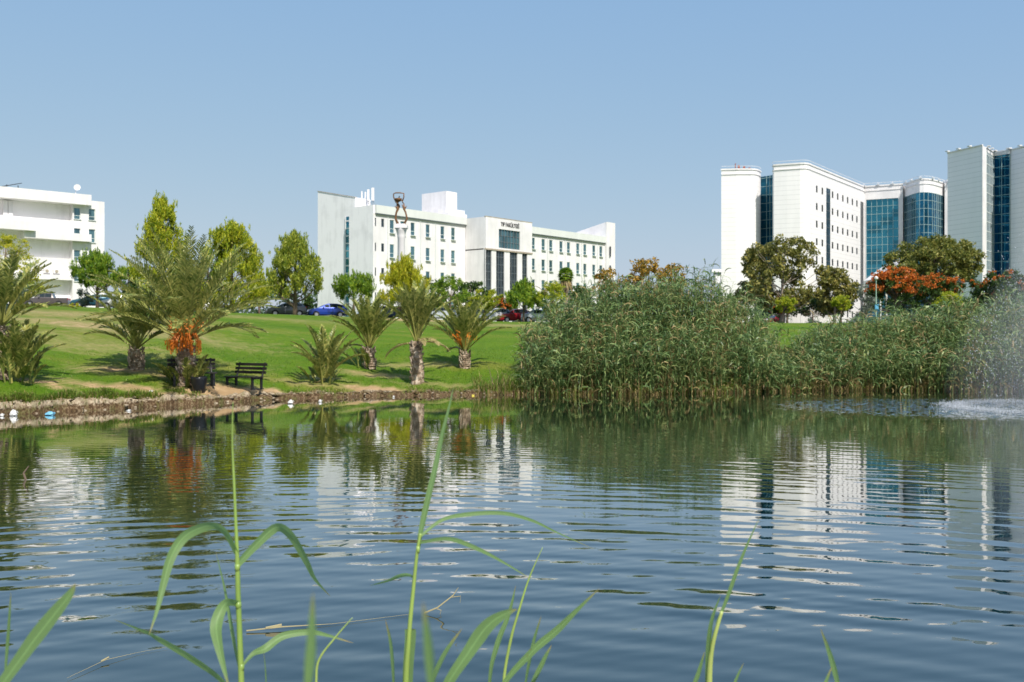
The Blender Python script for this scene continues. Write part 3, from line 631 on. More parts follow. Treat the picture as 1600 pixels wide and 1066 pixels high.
# ------------------------------------------------------------------ left building with deep balconies
def left_building():
    a = np.array([PX(0, 165), 165.]); c_ = np.array([PX(143, 175), 175.]); d = (c_ - a) / np.linalg.norm(c_ - a); n = np.array([d[1], -d[0]])
    O = Vector((a[0], a[1], 5.2)); root = empty('apartment_building', O, 0, 'white apartment-like block with deep wraparound slabs at the left edge', 'building')
    P0 = a - np.array([O.x, O.y]); ax = axes(d, n); sp = lambda px: sray(a, d, px); zp = lambda py, px: PZ(py, 165 + 10 * px / 143) - O.z
    def bx(b, s0, s1, w0, w1, z0, z1): c2 = P0 + d * (s0 + s1) / 2 + n * (w0 + w1) / 2; b.box((*c2, (z0 + z1) / 2), (s1 - s0, w1 - w0, z1 - z0), ax)
    sL, s117, s143, s160 = -25, sp(117), sp(143), sp(160)
    b = MB(); bx(b, sL, s117, -14, -2.6, -1, 22.6); b.obj('inner_wall', M_wallold, root)
    W = MB(); rects = []
    Pe = P0 + d * s117 - n * 1.2; L = s160 - s117 + .8; pe = a + d * s117 - n * 1.2
    for px in (120.8, 143.8):
        s = sray(pe, d, px)
        for (ya, yb) in ((325, 343), (357, 378), (391, 407), (424, 440)): rects.append((max(.12, s - .55), s + .55, zp(yb, 140), zp(ya, 140)))
    facade(W, Pe, d, n, L, -1, zp(312, 140), rects, .3); bx(W, s117, s117 + L, -14, -1.65, -1, zp(312, 140) - .01)
    bx(W, s117 + .001, s117 + .05, -1.7, -1.21, -1, zp(312, 140) - .02); bx(W, s117 + L - .05, s117 + L - .001, -1.7, -1.21, -1, zp(312, 140) - .02)
    W.obj('end_block', M_wall, root)
    for r in rects: window(root, Pe, d, n, r, dep=.3)
    def slab(name, s0, s1, za, zb, w1=0.0, w0=-3): q = MB(); bx(q, s0, s1, w0, w1, za, zb); return q.obj(name, M_wall, root)
    slab('roof_slab', sL, s143, zp(311, 0) + .3, zp(291, 0), 0, -14); slab('balcony_parapet', sL, s117, zp(367, 117), zp(344, 117), -1.2)
    slab('balcony_slab', sp(38), s143, zp(378, 143), zp(366.5, 143), .02); slab('balcony_slab', sL, sp(53), zp(360, 30), zp(345, 30), .9)
    slab('balcony_parapet', sL, s117, zp(431, 117), zp(404, 117), -1.25); slab('balcony_slab', sL, sp(115), zp(438, 117), zp(430.5, 117), -.5)
    slab('ground_wall', sL, s117 - .02, -1, zp(466, 117), -1.3)
    for px in (14, 22): q = MB(); s = sp(px); bx(q, s - .35, s + .35, -2.6, -1.9, zp(341, 20), zp(312, 20)); q.obj('pier', M_wall, root)
    for px in (58, 76, 91):
        q = MB(); s = sp(px); zz = zp(430.5, 117) + .02; bx(q, s - .55, s + .55, -1.2, -.8, zz + .25, zz + .95)
        u = q.obj('air_conditioner', M_wall, root); f = MB(); c2 = P0 + d * s + n * -.79; f.tube([(*c2, zz + .6), (*(c2 + n * .05), zz + .6)], .26, 14); f.obj('fan_grille', M_stain, u)
    b = MB(); s = sp(8); c2 = P0 + d * s - n * 3; z = zp(291, 0)
    V = [(*(P0 + d * sp(3) - n * 2), z + .05), (*(P0 + d * sp(40) - n * 2), z + 1.1), (*(P0 + d * sp(40) - n * 5), z + 1.3), (*(P0 + d * sp(3) - n * 5), z + .2)]
    b.add(V + [(x, y, q + .12) for x, y, q in V], [(3, 2, 1, 0), (4, 5, 6, 7), (0, 1, 5, 4), (1, 2, 6, 5), (2, 3, 7, 6), (3, 0, 4, 7)])
    for px in (20, 38): b.tube([(*(P0 + d * sp(px) - n * 3.4), z), (*(P0 + d * sp(px) - n * 3.4), z + .9)], .07, 5)
    ob = b.obj('solar_panel', M_dark); ob.location = O; tag(ob, 'dark tilted solar panel on the roof of the left building', 'solar panel')
    b = MB(); c2 = P0 + d * sp(121.5) - n * 1; z = zp(301, 125); b.tube([(*c2, z - .8), (*c2, z + .9)], .06, 6)
    N_ = Vector((.25, -.95, .2)).normalized(); q_ = N_.to_track_quat('Z', 'Y'); k = 18; V = []
    for r_, dz in ((.02, -.13), (.3, -.09), (.56, .0)):
        for j in range(k): V.append(Vector((c2[0] + .35, c2[1] - .2, z + .95)) + q_ @ Vector((r_ * math.cos(2 * math.pi * j / k), r_ * math.sin(2 * math.pi * j / k), dz)))
    b.add(V, [(i * k + j, i * k + (j + 1) % k, (i + 1) * k + (j + 1) % k, (i + 1) * k + j) for i in range(2) for j in range(k)]); b.tube([V[0], V[0] + N_ * .4], .02, 4)
    ob = b.obj('satellite_dish', M_wall); ob.location = O; tag(ob, 'round white satellite dish on roof edge of left building', 'satellite dish')
left_building()

# ------------------------------------------------------------------ monument column with bowl and serpent
def monument():
    Y = 124; X = PX(627, Y); z0 = gz(X, Y); o = empty('monument_column', (X, Y, z0), 0, 'tall white column carrying a rusty hands and cup sculpture before the faculty', 'monument')
    zt = PZ(351, Y) - z0; r = .5
    b = MB(); k = 20
    prof = [(1.4, 0), (1.4, .6), (1.0, .7), (1.0, 1.1), (r * 1.05, 1.3), (r, 3), (r * .9, zt - 1.7), (r * 1.0, zt - 1.6), (r * .95, zt - 1.4), (r * 1.1, zt - 1.1), (r * 1.35, zt - .7), (r * 1.5, zt - .5)]
    b.lathe(prof, k=24); b.obj('shaft', M_wall, o, True)
    b = MB(); b.box((0, 0, zt - .32), (r * 3.1, r * 3.1, .34)); b.box((0, 0, zt - .05), (r * 2, r * 2, .2)); b.obj('capital', M_wall, o)
    Mr = mat('rusted_bronze', (.20, .10, .045), .6, .4); px2 = lambda px, py, dy=0: ((px - 627) / F * Y, dy, PZ(py, Y) - z0)
    b = MB(); b.tube([px2(622, 351), px2(618, 342), px2(619, 333), px2(622, 326), px2(620, 319)], [.17, .14, .12, .17, .08], 7)
    b.tube([px2(620, 326), px2(617, 322)], [.1, .05], 5); b.tube([px2(622, 325), px2(624, 320)], [.1, .05], 5); b.obj('hand', Mr, o, True)
    b = MB(); b.tube([px2(631, 351), px2(636, 342), px2(634, 333), px2(631, 326), px2(631, 318)], [.15, .12, .11, .14, .07], 7)
    b.tube([px2(632, 327), px2(635, 322)], [.1, .05], 5); b.tube([px2(630, 325), px2(628, 320)], [.08, .05], 5); b.obj('hand', Mr, o, True)
    b = MB(); T = [px2(630, 318), px2(628, 313), px2(621, 316), px2(617, 313), px2(615, 308), px2(615, 303), px2(618, 301.5), px2(625, 301.5), px2(631, 302.5), px2(631, 308), px2(629, 314)]
    b.tube(T, [.075] * 11, 6); b.lathe([(.05, 0), (.36, .15), (.46, .4), (.43, .42), (.3, .2), (.05, .1)], px2(622.5, 315.5), 14); b.tube([px2(622, 315), px2(621, 322)], .09, 6); b.obj('cup', Mr, o, True)
    b = MB(); S = [px2(619 + 3.2 * math.sin(q * 1.3) + 2, 326 - q * 3.2, .25 * math.cos(q * 1.3)) for q in np.linspace(0, 6, 16)]
    b.tube(S, list(np.linspace(.09, .07, 16)), 6); b.obj('serpent', mat('dark_bronze', (.09, .06, .04), .5, .5), o, True)
monument()

# ------------------------------------------------------------------ trees
def crown_leaves(b, centers, rad, per, size, up=0.0, mi=0, aspect=2.2, squash=.8):
    C_ = np.repeat(np.array(centers), per, 0); k = len(C_); rr = np.repeat(np.array(rad), per)
    v = rng.normal(size=(k, 3)); v /= np.linalg.norm(v, axis=1)[:, None]; q = rng.random(k) ** .45
    off = v * (q * rr)[:, None]; off[:, 2] *= squash; pos = C_ + off
    dirn = v * .8 + rng.normal(size=(k, 3)) * .6; dirn[:, 2] += up; dirn /= np.linalg.norm(dirn, axis=1)[:, None]
    side = np.cross(dirn, rng.normal(size=(k, 3))); side /= np.linalg.norm(side, axis=1)[:, None]
    s = size * rng.uniform(.6, 1.3, k); a = dirn * (s * aspect)[:, None] * .5; c_ = side * s[:, None] * .5
    b.quads(np.stack([pos - a, pos + c_ * .9, pos + a, pos - c_ * .9], 1), mi)
def tree(px, ytop, ybase_z, Y, wpx, label, leaf, kind='pine', trunk=.25, n=40, per=130, size=.17, clump=.95, name='pine_tree', cat='tree', bark=None, trunk_px=None, group=None, extra=None, cbot=None):
    """ybase_z: base height or None; crown from trunk*h up to the top, ellipsoid / cone profile"""
    X = PX(px, Y); z0 = gz(X, Y) - .1 if ybase_z is None else ybase_z
    h = PZ(ytop, Y) - z0; wd = wpx / F * Y / 2
    o = empty(name, (X, Y, z0), 0, label, cat, group)
    zc0 = h * trunk if cbot is None else PZ(cbot, Y) - z0
    cs = []; rs = []; tries = 0
    if kind in ('cone', 'umbrella') or leaf in (L_yel, L_pine, L_pine2): n = int(n * 1.5); clump = clump * .88; size = size * .62; per = int(per * 1.75)
    while len(cs) < n and tries < 4000:
        tries += 1; u = rng.random(); th = rng.random() * 6.283
        if kind == 'cone': prof = (1 - u) ** .58 * min(1, (u + .2) * 3)
        elif kind in ('umbrella', 'dome'): prof = math.sqrt(max(0, 1 - (u * 1.02) ** 2)) * min(1, .7 + u * 2)
        else: prof = math.sqrt(max(0, 1 - (2 * u - 1) ** 2)) ** .8
        rc = clump * rng.uniform(.65, 1.15)
        lump = 1 + .16 * math.sin(3 * th + px) + .12 * math.sin(5 * th + u * 9 + px)
        rr_ = max(0, (wd * 1.06 - rc * .45) * prof * lump) * math.sqrt(rng.uniform(.3, 1))
        cs.append((rr_ * math.cos(th), rr_ * math.sin(th), zc0 + rc * .6 + u * max(.1, (h - zc0 - rc * 1.1)))); rs.append(rc)
    tk = MB(); lean = rng.normal(0, .02, 2) * h
    tp = [(lean[0] * q ** 2, lean[1] * q ** 2, h * .88 * q) for q in np.linspace(0, 1, 7)]
    r0 = max(.09, h * .022); tk.tube(tp, [r0 * (1.35 - 1.15 * q) if q > 0 else r0 * 1.6 for q in np.linspace(0, 1, 7)], 8)
    for c_ in cs[:max(10, int(n * .6))]:
        q = np.clip((c_[2] - h * .18) / (h * .9), .12, .85); st = (lean[0] * q * q, lean[1] * q * q, h * .88 * q * .85)
        mid = ((st[0] + c_[0]) * .5, (st[1] + c_[1]) * .5, (st[2] + c_[2]) * .5 - .04 * h)
        tk.tube([st, mid, c_], [r0 * .42 * (1.1 - q), r0 * .28 * (1.1 - q) + .01, .015], 5, cap=False)
    tk.obj('trunk', bark or M_bark, o, True)
    lb = MB(); up = {'pine': .9, 'cone': .9, 'umbrella': .9}.get(kind, .0)
    if kind in ('cone', 'umbrella', 'pine'):                   # tufts: short upswept sprays inside each clump
        C2 = []; R2 = []
        for c_, r_ in zip(cs, rs):
            for _ in range(5):
                w_ = rng.normal(size=3); w_ /= np.linalg.norm(w_); C2.append(np.array(c_) + w_ * r_ * .6 * np.array([1, 1, .9])); R2.append(r_ * .42)
        crown_leaves(lb, C2, R2, per // 5 + 1, size, up * 1.5, aspect=3.8, squash=2.1)
        C3 = []; R3 = []
        for c_, r_ in zip(cs, rs):
            rad_ = math.hypot(c_[0], c_[1]) + .01
            for _ in range(3): C3.append((c_[0] * (1 + .35 * r_ / rad_) + rng.normal() * r_ * .4, c_[1] * (1 + .35 * r_ / rad_) + rng.normal() * r_ * .4, c_[2] + r_ * rng.uniform(.6, 1.15))); R3.append(r_ * .17)
        crown_leaves(lb, C3, R3, 16, size, 2.2, aspect=3.8, squash=3.4)
    else: 
        C2 = []; R2 = []
        for c_, r_ in zip(cs, rs):
            for _ in range(4):
                w_ = rng.normal(size=3); w_ /= np.linalg.norm(w_); C2.append(np.array(c_) + w_ * r_ * .55); R2.append(r_ * .5)
        crown_leaves(lb, C2, R2, per // 4 + 1, size, -.25, aspect=1.8)
    lb.obj('crown', leaf, o)
    if extra:
        fb = MB(); C2 = []; R2 = []
        top = [(c_, r_) for c_, r_ in zip(cs, rs)]
        for c_, r_ in top:
            for _ in range(extra):
                w_ = rng.normal(size=3); w_[2] = abs(w_[2]) * .8; w_[1] -= .3; w_ /= np.linalg.norm(w_); C2.append(np.array(c_) + w_ * r_ * .95); R2.append(.28)
        crown_leaves(fb, C2, R2, 16, .17, .4, aspect=1.3); fb.obj('blossom', L_flower, o)
    return o
T = tree
G1 = 'pines along the top of the lawn'; G2 = 'trees before the hospital'
T(8, 368, None, 106, 96, 'yellow-green feathery tree at left edge behind the tallest palm fronds', L_yel, 'round', .2, 36, 110, .17, 1.0, 'feathery_tree', group=G1, cbot=470)
T(152, 396, None, 102, 76, 'compact dark green umbrella pine with bare stem before the left white building', L_pine2, 'umbrella', .4, 34, 150, .14, .75, cbot=446, group=G1)
T(200, 414, None, 112, 46, 'dark green tree squeezed between umbrella pine and tallest pine', L_dark, 'round', .2, 22, 110, .2, .9, 'broadleaf_tree', group=G1)
T(254, 311, None, 103, 106, 'tallest yellow-green pine rising behind the big date palm', L_pine, 'cone', .18, 66, 150, .15, .95, cbot=480, group=G1)
T(362, 352, None, 104, 142, 'broad bright pine right of the tallest pine, behind the date palm crown', L_pine, 'cone', .16, 66, 150, .15, 1.0, cbot=482, group=G1)
T(325, 385, None, 109, 60, 'darker pine filling the gap behind the date palm crown', L_pine2, 'round', .2, 30, 110, .16, 1.0, cbot=480, group=G1)
T(405, 425, None, 110, 36, 'low olive pine tucked right of the broad bright pine', L_pine3, 'round', .2, 16, 110, .15, .8, cbot=470, group=G1)
T(461, 366, None, 101, 100, 'open-crowned pine with leaning bare trunk above the grey hatchback', L_pine3, 'cone', .28, 52, 120, .14, .85, cbot=462, group=G1)
T(481, 463, None, 110, 17, 'clipped dark green bush between grey and blue hatchbacks', L_dark, 'round', .05, 14, 120, .14, .4, 'clipped_bush', 'bush', cbot=490)
T(553, 428, None, 104, 68, 'small round pine on thin stem before the glazed stair strip', L_pine2, 'umbrella', .4, 24, 140, .13, .65, cbot=466, group=G1)
T(631, 406, None, 104, 88, 'lemon-yellow pine in front of the monument column', L_yel, 'cone', .2, 44, 150, .14, .8, cbot=478, group=G1)
T(676, 434, None, 110, 56, 'dark shady pine right of the lemon-yellow pine', L_dark, 'round', .2, 20, 110, .18, .8, cbot=490, group=G1)
T(703, 433, None, 106, 68, 'fresh green round pine standing over the silver hatchback', L_pine2, 'round', .2, 30, 130, .14, .75, cbot=486, group=G1)
T(737, 440, None, 112, 58, 'dark spreading broadleaf before the faculty columns', L_dark, 'round', .2, 26, 110, .18, .85, 'broadleaf_tree', cbot=488, group=G1)
T(757, 451, None, 105, 56, 'small bright green pine left of the red-flowering shrub', L_pine, 'round', .2, 22, 130, .14, .65, cbot=486, group=G1)
T(785, 468, None, 110, 46, 'low shrub with orange-red flowers behind the red car', L_flame, 'round', .1, 16, 90, .16, .6, 'flowering_shrub', 'shrub', cbot=496, extra=3)
T(818, 442, None, 105, 58, 'round green pine above the silver estate car', L_pine2, 'umbrella', .3, 24, 140, .14, .7, cbot=484, group=G1)
T(862, 439, None, 104, 52, 'bright green pine against the left edge of the tall reeds', L_pine, 'round', .2, 30, 130, .14, .8, cbot=497, group=G1)
T(905, 446, None, 112, 60, 'dark foliage tree behind the left top of the reeds', L_dark, 'round', .2, 24, 110, .18, .9, 'broadleaf_tree', group=G1)
T(965, 415, None, 120, 70, 'ochre tinged gum tree rising behind the reeds, left one', L_ochre, 'round', .2, 30, 110, .2, 1.1, 'gum_tree', group='ochre gum trees behind the reeds')
T(1012, 403, None, 118, 66, 'ochre brown gum tree rising behind the reeds, taller middle one', L_ochre, 'round', .2, 34, 110, .2, 1.1, 'gum_tree', group='ochre gum trees behind the reeds')
T(1050, 414, None, 122, 56, 'greener gum tree rising behind the reeds, right one', L_ochre, 'round', .2, 26, 110, .2, 1.1, 'gum_tree', group='ochre gum trees behind the reeds')
T(1222, 372, None, 112, 128, 'tall open gum tree before the hospital windows', L_euc, 'round', .2, 84, 120, .22, 1.15, 'gum_tree', cbot=488, group=G2, bark=M_barkpale)
T(1182, 383, None, 116, 44, 'slender gum tree against the hospital left block', L_euc, 'round', .2, 30, 120, .22, 1.0, 'gum_tree', cbot=470, group=G2, bark=M_barkpale)
T(1304, 420, None, 113, 66, 'lower dense gum tree right of the tall open one', L_euc, 'round', .15, 44, 120, .2, 1.0, 'gum_tree', cbot=492, group=G2, bark=M_barkpale)
T(1350, 445, None, 118, 50, 'pale thin olive tree left of the flame tree', L_grey, 'round', .2, 16, 60, .2, .9, 'olive_tree', cbot=495, group=G2)
T(1464, 370, None, 122, 152, 'broad domed olive-green tree before the curved glass bay', L_oli, 'dome', .35, 120, 190, .19, 1.25, 'domed_tree', cbot=440, group=G2)
T(1398, 422, None, 108, 92, 'flame tree thick with orange blossom beside the lamp post', L_flame, 'dome', .25, 44, 110, .18, .95, 'flame_tree', cbot=468, group='flame trees in bloom', extra=8)
T(1466, 432, None, 110, 92, 'flame tree with sparser red blossom below the domed tree', L_flame, 'dome', .25, 44, 110, .18, .95, 'flame_tree', cbot=470, group='flame trees in bloom', extra=3)
T(1572, 424, None, 108, 96, 'dark leafy tree with few red flowers behind the fountain mist', L_flame, 'round', .2, 44, 110, .2, 1.1, 'flame_tree', cbot=480, group='flame trees in bloom', extra=1)
T(1230, 463, None, 100, 32, 'little round bright pine on lollipop stem over the red car', L_pine, 'round', .4, 20, 130, .12, .45, cbot=489, group=G2)
T(1314, 460, None, 101, 34, 'little bright bushy pine half hidden by reeds, below the gum trees', L_pine, 'round', .3, 20, 130, .12, .5, cbot=486, group=G2)
T(1483, 456, None, 100, 42, 'little bright green pine below the sparser flame tree', L_pine, 'round', .3, 22, 130, .12, .55, cbot=484, group=G2)
T(1218, 468, None, 112, 30, 'small dark red-flowering bush under the tall gum tree', L_flame, 'round', .1, 12, 90, .16, .6, 'flowering_shrub', 'shrub', cbot=498, extra=4)
T(1270, 462, None, 121, 120, 'dense dark thicket of leaves under the gum trees', L_dark, 'round', .1, 50, 110, .2, 1.0, 'broadleaf_tree', cbot=494, group=G2)
T(1165, 440, None, 118, 60, 'dull green low tree left of the hospital gum trees', L_euc, 'round', .1, 26, 110, .2, 1.0, 'gum_tree', cbot=500, group=G2)
T(1430, 455, None, 121, 150, 'dark leafy tree behind both flame trees', L_dark, 'round', .1, 56, 110, .2, 1.1, 'broadleaf_tree', cbot=498, group=G2)
T(1555, 450, None, 120, 100, 'dark leafy tree at right behind the reed bed', L_dark, 'round', .1, 40, 110, .2, 1.1, 'broadleaf_tree', cbot=500, group=G2)
T(133, 452, None, 104, 30, 'thin grey-green olive bush under the umbrella pine', L_grey, 'round', .1, 14, 60, .12, .5, 'olive_bush', 'bush', cbot=478)
T(116, 474, None, 101, 22, 'low yellow flowering shrub right of the dark pickup', L_yel, 'round', .05, 10, 90, .1, .25, 'low_shrub', 'shrub', cbot=484)
T(40, 440, None, 122, 60, 'leafy green tree low before the balconied building at left', L_pine3, 'round', .1, 20, 110, .18, .9, 'broadleaf_tree', cbot=480, group=G1)
# far off wood
b = MB(); cs = []; rs = []
for px in np.arange(-700, 2600, 9):
    Y = rng.uniform(420, 520); X = PX(px, Y); yt = 452 + 10 * math.sin(px * .013) + rng.uniform(-5, 5)
    zt = PZ(yt, Y); 
    for q in np.linspace(4, zt - 4, 3): cs.append((X, Y, q)); rs.append(6)
crown_leaves(b, cs, rs, 34, 1.6, 0, aspect=1.4)
tag(b.obj('distant_wood', leaf_mat('distant_leaves', [(.03, .06, .03), (.06, .10, .05), (.09, .13, .07)], .2)), 'far-off dark green wood beyond the campus', 'wood', kind='stuff')

# ------------------------------------------------------------------ palms
def frond(b, base, az, el, L, droop, wl, mi_l=0, mi_r=1, npair=34, twist=0):
    """arching rachis with V-set leaflets"""
    dh = Vector((math.cos(az), math.sin(az), 0)); P = []; p = Vector(base); e = el
    N_ = 12
    for i in range(N_ + 1):
        P.append(p.copy()); e2 = e - droop * (i / N_) ** 1.5; p = p + (dh * math.cos(e2) + Vector((0, 0, 1)) * math.sin(e2)) * (L / N_)
    b.tube(P, [.028 * (1 - i / (N_ + 1)) + .005 for i in range(N_ + 1)], 4, mi_r, cap=False)
    sd_ = dh.cross(Vector((0, 0, 1))); Q = []
    for i in range(npair):
        u = .27 + .73 * i / (npair - 1) ; f = u * N_; k = min(int(f), N_ - 1); pt = P[k].lerp(P[k + 1], f - k)
        tn = (P[k + 1] - P[k]).normalized(); up = sd_.cross(tn)
        ln = wl * math.sin(math.pi * min(1, .03 + u * .92)) ** .5 * (1 if u < .8 else 1.0 - (u - .8) * 2.0) * random.uniform(.8, 1.1)
        for sg in (-1, 1):
            dr = (tn * random.uniform(.75, 1.1) + sd_ * sg * random.uniform(.6, .9) + up * random.uniform(.15, .5)).normalized()
            wv = tn.cross(dr).cross(dr).normalized() * .021 + up * random.uniform(-.006, .006)
            mid = pt + dr * ln * .5; tip = pt + dr * ln + Vector((0, 0, -ln * random.uniform(.05, .25)))
            Q.append([pt - wv * .6, mid - wv * 1.2, mid + wv * 1.2, pt + wv * .6]); Q.append([mid - wv * 1.2, tip - wv * .15, tip + wv * .15, mid + wv * 1.2])
    b.quads([[tuple(v) for v in q] for q in Q], mi_l)
M_ptrunk = mat('palm_trunk', (.22, .15, .1), .95); t = NT(M_ptrunk); nn = t.noise(7, 4, None, .6, (1, 1, .6))
t.l(t.ramp(nn.outputs[0], [(.3, (.08, .055, .035)), (.5, (.30, .22, .15)), (.68, (.60, .52, .42))]), t.b.inputs['Base Color']); t.bump(nn.outputs[0], .03)
M_date = mat('orange_dates', (.72, .20, .015), .5)
def palm(px, py, ycrown, ytop, halfw, label, nf=38, tw=14, fruit=0, suck=0, name='date_palm', upright=.0, dry=1, lean=0, grp='date palms on the lawn', wl=.42, spread=None, fshow=0, lowel=52):
    X, Y, z0 = foot(px, py); hc = PZ(ycrown, Y) - z0; L = (PZ(ytop, Y) - z0 - hc) * 1.12; Wd = halfw / F * Y
    o = empty(name, (X, Y, z0 - .03), 0, label, 'palm', grp)
    if hc > .25:
        b = MB(); r = tw / F * Y / 2; n = 9; k = 12; V = []
        for i in range(n * 2 + 1):
            u = i / (n * 2); rr_ = r * (1.12 - .22 * u + (.10 if i % 2 else -.04)) * (1.15 if i == 0 else 1)
            for j in range(k):
                a = 2 * math.pi * (j + .5 * (i // 2 % 2)) / k; q = rr_ * (1 + .07 * math.sin(a * 3 + i) + random.uniform(-.09, .09)); V.append((q * math.cos(a) + lean * u * u + .05 * math.sin(u * 5), q * math.sin(a), hc * u))
        b.add(V, [(i * k + j, i * k + (j + 1) % k, (i + 1) * k + (j + 1) % k, (i + 1) * k + j) for i in range(n * 2) for j in range(k)])
        for _ in range(70):                                       # stubs of cut frond bases
            a = random.uniform(0, 6.28); u = random.uniform(.05, .97); q = r * 1.0
            c0 = Vector((q * math.cos(a) + lean * u * u, q * math.sin(a), hc * u)); b.tube([c0, c0 + Vector((math.cos(a) * .07, math.sin(a) * .07, .13))], [.05, .022], 4)
        b.obj('trunk', M_ptrunk, o)
    b = MB()
    for i in range(nf):
        az = i * 2.399963 + random.uniform(-.2, .2); u = (i + .5) / nf
        el = R(86 - lowel * u * (1 - upright)) + random.uniform(-.08, .08)
        LL = L * random.uniform(.85, 1.05) * (.82 if u < .1 else 1); LL = LL if abs(math.cos(az)) * math.cos(el) * LL < Wd * 1.15 else Wd * 1.15 / max(.2, abs(math.cos(az)) * math.cos(el))
        dr = R(22 + 40 * u) * (1 - .4 * upright)
        frond(b, (lean + .06 * math.cos(az), .06 * math.sin(az), hc + .15 * (1 - u)), az, el, max(.5, LL), dr, wl, 0, 1)
    for i in range(dry):
        az = random.uniform(0, 6.28); frond(b, (lean, 0, hc - .05), az, R(random.uniform(-25, 30)), L * .6, R(60), wl * .8, 2, 2, 24)
    b.obj('crown', [L_palm, L_rachis, L_palmdry], o)
    for i in range(fruit):
        f = MB(); az = R(-90) + (i - (fruit - 1) / 2) * .65 + random.uniform(-.15, .15); dd = Vector((math.cos(az), math.sin(az), 0)); S = Vector((lean, 0, hc + .1)); r_ = tw / F * Y / 2
        for j in range(18):
            a2 = dd + Vector((random.uniform(-.4, .4), random.uniform(-.3, .3), 0)); hh = random.uniform(.08, .36) + (.16 if i % 2 else 0)
            f.tube([S, S + a2 * (r_ + .1) + Vector((0, 0, .22)), S + a2 * (r_ + .26) + Vector((0, 0, -.05)), S + a2 * (r_ + .28) + Vector((0, 0, -hh))], [.012, .012, .010, .008], 4, cap=False)
            for q in range(7):
                c0 = S + a2 * (r_ + .28) + Vector((random.uniform(-.03, .03), random.uniform(-.03, .03), -hh * (q + 1) / 7)); f.lathe([(.002, -.03), (.02, 0), (.002, .03)], c0, 5)
        f.obj('fruit_bunch', M_date, o)
    if fshow:
        f = MB()
        for j in range(fshow * 14):
            az = random.uniform(0, 6.28); S = Vector((lean, 0, hc + .05)); d1 = Vector((math.cos(az), math.sin(az), random.uniform(1.0, 2.2))).normalized(); ln = random.uniform(.5, 1.0)
            e1 = S + d1 * ln; f.tube([S, e1], [.012, .008], 4, cap=False)
            for q in range(5): f.tube([e1, e1 + Vector((random.uniform(-.18, .18), random.uniform(-.18, .18), random.uniform(-.25, .1)))], [.012, .01], 3, cap=False)
        f.obj('flower_stalk', M_date, o)
    if suck:
        b = MB()
        for i in range(suck):
            az = random.uniform(0, 6.28); a2 = random.uniform(.2, .5); frond(b, (a2 * math.cos(az) * 1.2, a2 * math.sin(az), 0), az, R(random.uniform(50, 88)), random.uniform(.7, 1.35), R(40), .26, 0, 0, 20)
        b.obj('basal_shoots', [L_palm, L_rachis], o)
palm(2, 592, 508, 396, 64, 'tall date palm cut by the left edge of the view', 30, 20, 0, 3, dry=0)
palm(28, 598, 590, 508, 52, 'young trunkless palm clump below the left edge palm', 20, 10, 0, 7, 'young_palm', wl=.36, upright=.25)
palm(213, 578, 544, 442, 50, 'short palm with pale stubby trunk left of the largest palm', 26, 19, 0, 0, dry=0)
palm(290, 602, 534, 374, 100, 'largest date palm, orange fruit bunches hanging on its trunk', 60, 24, 4, 24, dry=0, wl=.54, fshow=3, lowel=58)
palm(508, 599, 590, 514, 42, 'young trunkless palm clump right of the park bench', 22, 10, 0, 9, 'young_palm', wl=.3, upright=.25)
palm(577, 576, 543, 466, 46, 'short palm with dark trunk, leftmost of the three right-hand palms', 34, 17, 0, 6, upright=.35, wl=.36)
palm(651, 600, 532, 448, 42, 'slim palm with the longest bare trunk, in the middle of the right-hand three', 34, 18, 0, 0, upright=.5, wl=.34, dry=4)
palm(726, 575, 548, 468, 56, 'short palm with spreading crown, rightmost of the three, orange stalks', 36, 14, 0, 0, upright=.25, wl=.36, fshow=1)
def fan_palm(px, py_c, Y, rpx, label):
    X = PX(px, Y); z0 = gz(X, Y); hc = PZ(py_c, Y) - z0; r = rpx / F * Y; o = empty('fan_palm', (X, Y, z0), 0, label, 'palm')
    b = MB(); b.tube([(0, 0, 0), (0, 0, hc)], [.3, .2], 10); b.obj('trunk', M_ptrunk, o)
    b = MB(); Q = []
    for i in range(46):
        az = i * 2.4; u = i / 46; el = R(80 - 130 * u); dd = Vector((math.cos(az) * math.cos(el), math.sin(az) * math.cos(el), math.sin(el))); c0 = Vector((0, 0, hc)) + dd * r * .45
        sd_ = dd.cross(Vector((.1, .2, 1))).normalized(); b.tube([(0, 0, hc), c0], .02, 4, cap=False)
        for j in range(12):
            a = (j - 5.5) / 5.5 * 1.3; v = (dd * math.cos(a) + sd_ * math.sin(a)); tip = c0 + v * r * .55 + Vector((0, 0, -.12 * r)); w_ = v.cross(dd.cross(sd_)).normalized() * .05
            Q.append([c0, c0 + v * r * .3 - w_, tip, c0 + v * r * .3 + w_])
    b.quads([[tuple(v) for v in q] for q in Q]); b.obj('crown', [L_pine2], o)
    b = MB(); Q = []
    for i in range(160):
        a = random.uniform(0, 6.28); c0 = Vector((math.cos(a) * .3, math.sin(a) * .3, hc - random.uniform(0, .3))); tip = c0 + Vector((math.cos(a) * .5, math.sin(a) * .5, -random.uniform(.8, 1.8))); w_ = Vector((-math.sin(a), math.cos(a), 0)) * .07
        Q.append([c0 - w_, tip, tip + w_ * .4, c0 + w_])
    b.quads([[tuple(v) for v in q] for q in Q]); b.obj('dead_skirt', L_straw, o)
fan_palm(884, 430, 108, 15, 'fan palm with brown skirt standing before the faculty right wing')

